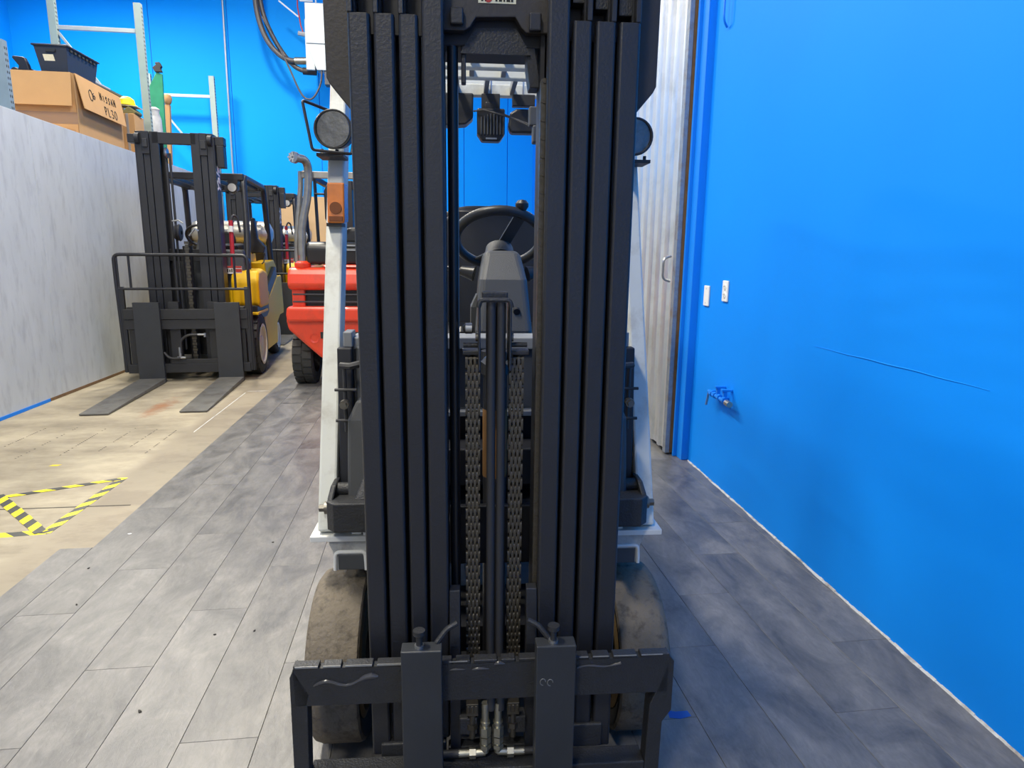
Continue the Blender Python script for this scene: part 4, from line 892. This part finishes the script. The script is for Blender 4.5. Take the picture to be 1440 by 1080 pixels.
# big open carton with its flaps folded down
bx = empty('cardboard_box', (-4.10, 8.05, 2.40), R(1.5), 'large open brown carton with handwriting on its folded flap, on the rack', 'box')
W, D, Hh, t = .70, 1.18, .76, .008
mb = MB().box(-W/2, W/2, 0, t, 0, Hh).build('box_wall', 'card', bx, .002)
MB().box(W/2-t, W/2, 0, D, 0, Hh).build('box_wall', 'card', bx, .002)
MB().box(-W/2, -W/2+t, 0, D, 0, Hh).build('box_wall', 'card_dk', bx, .002)
MB().box(-W/2, W/2, D-t, D, 0, Hh).build('box_wall', 'card_dk', bx, .002)
MB().box(-W/2, W/2, 0, D, 0, t).build('box_bottom', 'card_dk', bx)
MB().box(-W/2+.012, W/2-.012, .012, D-.012, Hh-.035, Hh-.02).build('packing_sheet', 'sheetgrey', bx)
MB().hexa([(-W/2, -.060, Hh-.345), (W/2-.02, -.060, Hh-.345), (W/2-.02, -.052, Hh-.345), (-W/2, -.052, Hh-.345)], [(-W/2, -.012, Hh+.004), (W/2-.02, -.012, Hh+.004), (W/2-.02, -.002, Hh+.004), (-W/2, -.002, Hh+.004)]).build('box_flap', 'card', bx, .002)
ff = MB().hexa([(W/2+.052, .06, Hh-.345), (W/2+.060, .06, Hh-.345), (W/2+.060, D-.04, Hh-.345), (W/2+.052, D-.04, Hh-.345)], [(W/2+.002, .02, Hh+.004), (W/2+.012, .02, Hh+.004), (W/2+.012, D-.04, Hh+.004), (W/2+.002, D-.04, Hh+.004)]).build('box_flap', 'card', bx, .002)
MB().box(-W/2, W/2+.001, -.0015, .0, .24, .36).build('packing_tape', 'tape_clear', bx)
MB().prism([(-W/2+.07, .20), (-W/2+.16, .20), (-W/2+.155, .185), (-W/2+.12, .18), (-W/2+.12, .02), (-W/2+.105, .02), (-W/2+.105, .18), (-W/2+.075, .185)], 'y', -.004, 0).build('torn_patch', 'paper', bx)
MB().prism([(W/2-.12, .20), (W/2-.03, .18), (W/2-.05, .05), (W/2-.08, .1)], 'y', -.004, 0).build('torn_patch', 'card_dk', bx)
# handwriting on the side flap: "06 NISSAN" over "PL30"
G_ = {'0': [[(.5, 1), (.15, .8), (.05, .4), (.25, .05), (.6, 0), (.9, .25), (.95, .65), (.75, .95), (.5, 1)]], '6': [[(.55, .75), (.25, .6), (.1, .3), (.3, .02), (.65, .05), (.8, .3), (.55, .48), (.25, .35)]],
      'N': [[(.1, 0), (.1, 1), (.85, .05), (.85, 1)]], 'I': [[(.5, 0), (.5, .8)]], 'S': [[(.85, .7), (.5, .85), (.2, .65), (.75, .3), (.5, .02), (.12, .1)]], 'A': [[(.05, 0), (.45, .85), (.85, 0)], [(.2, .35), (.75, .35)]],
      'P': [[(.15, 0), (.15, 1), (.7, .95), (.8, .7), (.6, .5), (.18, .48)]], 'L': [[(.15, 1), (.12, .03), (.8, .05)]], '3': [[(.1, .9), (.6, .95), (.75, .75), (.4, .52), (.8, .35), (.7, .05), (.1, .03)]]}
mb = MB()
def on_flap(y, z):   # point on the tilted flap, z measured from its top
    return Vector((W/2+.0135+.048*(z/.349), y, Hh+.004-z))
def write(txt, y, z, h, w):
    for chh in txt:
        if chh != ' ':
            for st_ in G_[chh]:
                hh, ww = (h*1.35, w*1.4) if (chh == '0' and txt[0] == '0') else (h, w)
                mb.tube([on_flap(y+p[0]*ww, z-p[1]*hh+(hh-h)) for p in st_], .0048, 5)
        y += w*1.32
write('06', .24, .19, .085, .07); write('NISSAN', .52, .165, .085, .055); write('PL30', .58, .315, .095, .065)
mb.build('handwriting', 'ink', ff)

# black tote on top, resting across the carton
tt = empty('plastic_tote', (-3.955, 8.08, 3.142), R(-1), 'charcoal plastic tote with a cream label on top of the large carton', 'bin')
def tote():
    b, tp, h = (.13, .28), (.165, .33), .29
    def quad(sx, sy, cy, z): return [(-sx, cy-sy, z), (sx, cy-sy, z), (sx, cy+sy, z), (-sx, cy+sy, z)]
    lo = quad(b[0], b[1], .32, 0); hi = quad(tp[0], tp[1], .32, h); li = quad(b[0]-.008, b[1]-.008, .32, .01); hi2 = quad(tp[0]-.008, tp[1]-.008, .32, h)
    mb = MB(); mb.add(lo+hi+li+hi2, [(0, 3, 2, 1), (8, 9, 10, 11)]+[(i, (i+1) % 4, 4+(i+1) % 4, 4+i) for i in range(4)]+[(8+(i+1) % 4, 8+i, 12+i, 12+(i+1) % 4) for i in range(4)]+[(4+i, 4+(i+1) % 4, 12+(i+1) % 4, 12+i) for i in range(4)])
    mb.build('tote_body', 'bin', tt, .003)
    MB().tube([(x*1.04, .32+(y-.32)*1.03, z) for x, y, z in quad(tp[0], tp[1], .32, h)]+[], .010, 8, True).build('tote_rim', 'bin', tt)
    MB().box(-.05, .05, -.014, .0, .222, .252).build('tote_handle', 'hole', tt, .005)
    MB().hexa([(-.075, .027, .10), (.03, .027, .10), (.03, .029, .10), (-.075, .029, .10)], [(-.085, -.001, .20), (.02, -.001, .20), (.02, .001, .20), (-.085, .001, .20)]).build('tote_label', 'paper', tt)
    for s in (-1, 1):
        for i in range(7): MB().box(s*.161, s*.171, .06+i*.08, .10+i*.08, .245, .272).build('rim_slot', 'hole', tt)
tote()
# parts lying in the carton left of the tote
for i, (x, y, z, r, n_) in enumerate([(-4.39, 8.30, 3.189, .040, 'at its left end'), (-4.27, 8.30, 3.189, .040, 'beside the tote')]):
    o = MB().lathe([(.02, -.10), (r, -.095), (r+.006, -.07), (r-.008, -.05), (r+.006, -.03), (r-.008, -.01), (r+.006, .02), (r-.008, .04), (r+.006, .07), (r, .095), (.02, .10)], (0, 0, 0), 'x', 20).build('machine_part', 'tyre_side')
    o.location = (x, y, z); o.rotation_euler = (0, 0, R(80)); tag(o, 'ribbed black machine part in the open carton, '+n_, 'machine part', 'black machine parts in the carton')
o = MB().prism([(-.07, 0), (-.04, .08), (-.10, .16), (-.09, .18), (.02, .17), (.05, .10), (.07, 0)], 'y', -.03, .03).build('machine_bracket', 'plastic', None, .008); o.location = (-4.26, 8.13, 3.141); tag(o, 'black bracket standing in the carton left of the tote', 'bracket')

# things further back on the rack
def put(name, mb, m, loc, rot, label, cat, bevel=0):
    o = mb.build(name, m, None, bevel); o.location = loc; o.rotation_euler = rot; tag(o, label, cat); return o
tb_ = empty('cardboard_box', (-4.16, 9.32, 2.40), R(0), 'tall brown carton standing behind the large carton, holding up the sheets', 'box')
MB().box(-.22, .16, 0, .55, 0, .86).build('box_body', 'card_dk', tb_, .004); MB().box(-.05, .0, -.003, 0, 0, .86).build('packing_tape', 'tape_clear', tb_)
put('sheet_panel', MB().box(0, .42, 0, 1.18, 0, .022), 'sheetgrey', (-4.36, 8.76, 3.261), (0, 0, 0), 'dark grey sheet lying flat behind the tote', 'sheet', .003)
put('foam_strip', MB().box(0, .04, 0, .62, 0, .018), 'bag', (-3.99, 8.78, 3.284), (0, 0, 0), 'pale strip on the near edge of the dark grey sheet', 'strip')
put('green_sheet', MB().box(0, .38, 0, .50, 0, .014), 'green', (-4.34, 9.42, 3.284), (0, 0, 0), 'thin green sheet on the far end of the dark grey sheet', 'sheet')
nb = empty('cardboard_box', (-3.83, 9.42, 2.40), R(3), 'small brown carton standing between the large carton and the rack frame', 'box')
MB().box(-.12, .12, 0, .34, 0, .62).build('box_body', 'card', nb, .004); MB().box(.02, .05, -.003, 0, 0, .62).build('packing_tape', 'conduit', nb)
put('folded_cloth', MB().prism([(-.13, 0), (-.12, .09), (-.02, .05), (.05, .10), (.13, .04), (.12, .0)], 'y', 0, .22), 'olive', (-3.83, 9.46, 3.021), (0, 0, 0), 'olive folded cloth on top of the small carton', 'cloth', .015)
put('paper_sheet', MB().box(-.14, .14, 0, .22, 0, .006), 'paper', (-3.83, 9.46, 3.122), (0, R(3), 0), 'cream paper sheet under the yellow cap', 'paper')
put('hard_hat', MB().lathe([(0, .10), (.05, .095), (.09, .06), (.10, .0), (.12, -.005), (.12, -.012), (.0, -.01)], (0, 0, 0), 'z', 24), 'yellowtape', (-3.84, 9.57, 3.148), (0, 0, 0), 'bright yellow cap on the olive cloth above the small carton', 'cap')
gb = put('green_board', MB().prism([(-.12, 0), (-.10, .9), (-.16, 1.15), (.04, 1.50), (.12, 1.47), (.10, .85), (.08, 0)], 'y', 0, .04), 'green', (-4.00, 11.0, 2.404), (0, 0, 0), 'green plastic board standing behind the tall rack frame', 'board', .006)
put('black_clamp', MB().prism([(-.05, 0), (-.08, .06), (-.03, .10), (-.04, .13), (.02, .14), (.05, .08), (.03, .05), (.05, 0)], 'y', -.02, .04), 'tyre_side', (-3.925, 11.0, 3.90), (0, 0, 0), 'black clamp perched on top of the green board', 'clamp', .006)
put('plastic_bag', MB().lathe([(0, 0), (.09, .02), (.10, .2), (.082, .40), (.10, .60), (.095, .78), (.07, .88), (.085, .92), (.04, .95), (0, .95)], (0, 0, 0), 'z', 11), 'bag', (-3.94, 10.72, 2.401), (0, 0, 0), 'white plastic bag beside the tall rack frame', 'bag')
put('wooden_post', MB().box(-.035, .035, -.03, .03, 0, 1.10).lathe([(0, 1.26), (.05, 1.24), (.065, 1.19), (.05, 1.13), (.03, 1.10)], (0, 0, 0), 'z', 16), 'card_dk', (-4.00, 11.3, 2.405), (0, R(3), 0), 'brown wooden post with a round knob beside the green board', 'post')

# ================================================================== ON THE WALLS
def wall_pt(y, z, off=0): return (wall_x(y)-off, y, z)
sw_ = empty('switch_plate', wall_pt(3.755, 1.07), -math.atan(.042), 'blank white wall plate nearer the steel door', 'wall plate')
MB().box(-.010, 0, -.038, .038, -.06, .06).build('plate', 'white', sw_, .004)
for z in (-.042, .042): MB().cyl((-.0115, 0, z), (-.009, 0, z), .003, 8).build('plate_screw', 'steel', sw_)
ou = empty('power_outlet', wall_pt(3.485, 1.112), -math.atan(.042), 'white power outlet plate right of the blank plate', 'outlet')
MB().box(-.010, 0, -.036, .036, -.058, .058).build('plate', 'white', ou, .004)
for z in (-.022, .022):
    s_ = MB().cyl((-.013, 0, z), (-.009, 0, z), .017, 18).build('socket', 'white', ou)
    MB().box(-.0138, -.012, -.008, -.005, z-.002, z+.008).box(-.0138, -.012, .005, .008, z-.002, z+.008).cyl((-.0138, 0, z-.009), (-.012, 0, z-.009), .003, 8).build('socket_slot', 'hole', s_, kind='stuff')
va = empty('water_valve', wall_pt(3.40, .53), -math.atan(.042), 'small pipe valve painted blue sticking out of the blue wall', 'valve')
MB().cyl((-.045, .12, .008), (-.045, -.14, -.004), .012, 12).build('pipe', 'blue_trim', va)
MB().cyl((0, .10, .01), (-.05, .10, .008), .010, 10).cyl((0, -.05, .0), (-.05, -.05, .0), .010, 10).build('pipe_elbow', 'blue_trim', va, kind='stuff')
for y in (.0, -.09): MB().box(-.05, -.03, y-.008, y+.008, 0, .06).box(-.06, 0, y-.012, y+.012, .05, .062).build('pipe_clip', 'blue_trim', va, .002)
for y in (.075, .03, -.03, -.10): MB().cyl((-.045, y+.012, .004), (-.045, y-.012, .003), .018, 8).build('pipe_nut', 'blue_trim', va)
MB().cyl((-.045, -.13, -.003), (-.045, -.175, -.005), .017, 12).build('valve_outlet', 'brass', va)
MB().bar((-.05, .11, .0), (-.05, .135, -.075), .012, .006).build('valve_handle', 'steel', va, .001)
hk = empty('wall_hook', wall_pt(3.69, 2.62), -math.atan(.042), 'small bent wire hook high on the blue wall', 'hook')
MB().tube(rounded([(0, 0, .12), (-.04, 0, .10), (-.04, 0, -.06), (-.01, .02, -.09)], .03), .006, 8).build('hook_wire', 'blue_trim', hk)

# conduit and electrical box on the back wall
cf = MB().tube([(-3.62, BACK_Y-.03, 0), (-3.62, BACK_Y-.03, 3), (-3.60, BACK_Y-.03, 5.9)], .017, 8).build('wall_conduit', 'conduit'); tag(cf, 'thin vertical conduit on the blue back wall behind the rack', 'conduit')
eb = empty('electrical_box', (-1.86, 12.6, 4.95), 0, 'grey electrical disconnect box with bent flexible conduits high behind the forklift guard', 'electrical box')
MB().box(-.18, .34, .0, .25, -.10, .55).build('box_body', 'boxgrey', eb, .01)
MB().box(-.20, -.05, .04, .25, -.52, .30).build('side_box', 'boxgrey', eb, .01)
MB().hexa([(-.02, .02, -.52), (.3, .02, -.52), (.3, .25, -.52), (-.02, .25, -.52)], [(-.18, .02, -.10), (.34, .02, -.10), (.34, .25, -.10), (-.18, .25, -.10)]).build('lower_hopper', 'boxgrey', eb, .005)
MB().box(.10, .35, .05, .25, -.75, -.45).build('lower_box', 'sheetgrey', eb, .01)
MB().tube(rounded([(-1.02, .1, 1.0), (-1.0, .1, .35), (-.85, .1, -.10), (-.55, .1, -.38), (-.2, .1, -.36)], .35, 8), .045, 10).build('flexible_conduit', 'flex', eb)
MB().tube(rounded([(-.96, .16, 1.0), (-.93, .16, .40), (-.70, .16, -.12), (-.40, .16, -.50), (-.05, .16, -.52)], .35, 8), .04, 10).build('flexible_conduit', 'flex', eb)
MB().cyl((-.40, .1, -.37), (-.18, .1, -.36), .06, 12).build('conduit_connector', 'brass', eb)
MB().cyl((-.28, .16, -.515), (-.05, .16, -.52), .06, 12).build('conduit_connector', 'hose', eb)
MB().tube(rounded([(-.9, .05, .3), (-.55, .05, -.35), (-.30, .05, -.98), (-.12, .05, -1.02), (.04, .05, -.75), (.06, .05, -.50)], .3, 8), .016, 8).build('loose_cable', 'flex', eb)
MB().tube([(-.30, .1, 1.0), (-.31, .1, .5), (-.27, .1, .2), (-.22, .1, .05)], .012, 6).build('thin_wire', 'sticker_red', eb)
MB().cyl((-.62, .1, .58), (-.30, .1, .34), .014, 6).build('switch_rod', 'white', eb)
MB().cyl((-.27, .1, .60), (-.05, .1, .60), .014, 6).cyl((.0, .1, .55), (.0, .1, 1.0), .014, 6).build('switch_rod', 'white', eb, kind='stuff')
MB().cyl((-.32, .1, .08), (-.18, .1, .06), .04, 8).build('box_connector', 'conduit', eb)
MB().box(-.15, .3, .25, .85, -.1, .5).build('wall_bracket', 'boxgrey', eb)
o = MB().box(-2.9, -1.3, 0, .05, 0, 2.35).build('plywood_sheet', 'wood', None, .003); o.location = (0, 13.2, 0); o.rotation_euler = (R(-4), 0, 0); tag(o, 'pale plywood sheet leaning on the back wall behind the yellow forklifts', 'plywood')

# ================================================================== ON THE FLOOR
def tape(p, q, w, label, z=.0):
    p, q = Vector(p), Vector(q); d = q-p; n = 14; mb = MB(); L = d.length
    top = []; bot = []
    for i in range(n+1):
        x = L*i/n; j = .0025*math.sin(i*2.3)
        top.append((x, w/2+j)); bot.append((x, -w/2+j*.6))
    mb.prism(bot+top[::-1], 'z', 0, .0009)
    o = mb.build('floor_tape', 'hazard'); o.location = (p.x, p.y, z); o.rotation_euler = (0, 0, math.atan2(d.y, d.x)); tag(o, label, 'tape', 'hazard tape on the concrete'); return o
tape((-2.35, 3.075), (-1.79, 3.14), .055, 'yellow and black tape strip nearest the viewer, running to the frame edge', -.005)
tape((-1.80, 3.12), (-1.785, 3.90), .050, 'yellow and black tape strip running along the plank edge', -.0042)
tape((-1.79, 3.88), (-2.42, 3.56), .042, 'torn yellow and black tape strip farthest from the viewer', -.0034)
tape((-2.32, 3.66), (-1.82, 3.13), .055, 'short yellow and black tape strip crossing from the left corner', -.0026)
o = MB().prism([(-.03, -.012), (.0, -.018), (.035, -.008), (.03, .014), (-.005, .012), (-.028, .018)], 'z', 0, .001).build('tape_scrap', 'bluetape'); o.location = (.70, 1.595, 0); o.rotation_euler = (0, 0, R(-4)); tag(o, 'scrap of blue tape on the planks by the right front wheel', 'tape')
o = MB().prism([(-.03, -.01), (.02, -.014), (.035, .01), (-.02, .012)], 'z', 0, .001).build('tape_scrap', 'yellowtape'); o.location = (-2.30, 4.18, -.005); tag(o, 'scrap of yellow tape on the concrete beyond the taped triangle', 'tape')
for i, (x, y, r, lb) in enumerate([(-1.40, 3.06, .012, 'tiny pale debris chip at the edge of the grey planks'), (-1.42, 2.72, .007, 'tiny dark chip on the plank nearest the concrete'), (-1.32, 2.42, .007, 'tiny dark chip by the leftmost plank seam, nearer the viewer'), (-.75, 2.16, .006, 'tiny dark chip on the planks left of the front wheel'), (-.62, 2.17, .007, 'tiny dark chip closest to the left front wheel'), (-.84, 1.78, .010, 'larger dark chip on the planks near the bottom of the picture'), (-.72, 2.9, .006, 'tiny dark chip on the planks below the guard leg, farthest from the viewer')]):
    o = MB().prism([(r*.7*math.cos(a)*(1+.4*math.sin(a*3+i)), r*.4*math.sin(a)) for a in [k*.7 for k in range(9)]], 'z', 0, .003).build('debris_chip', 'ink' if i else 'white')
    o.location = (x, y, 0); o.rotation_euler = (0, 0, i*1.1); tag(o, lb, 'debris', 'debris chips on the planks')
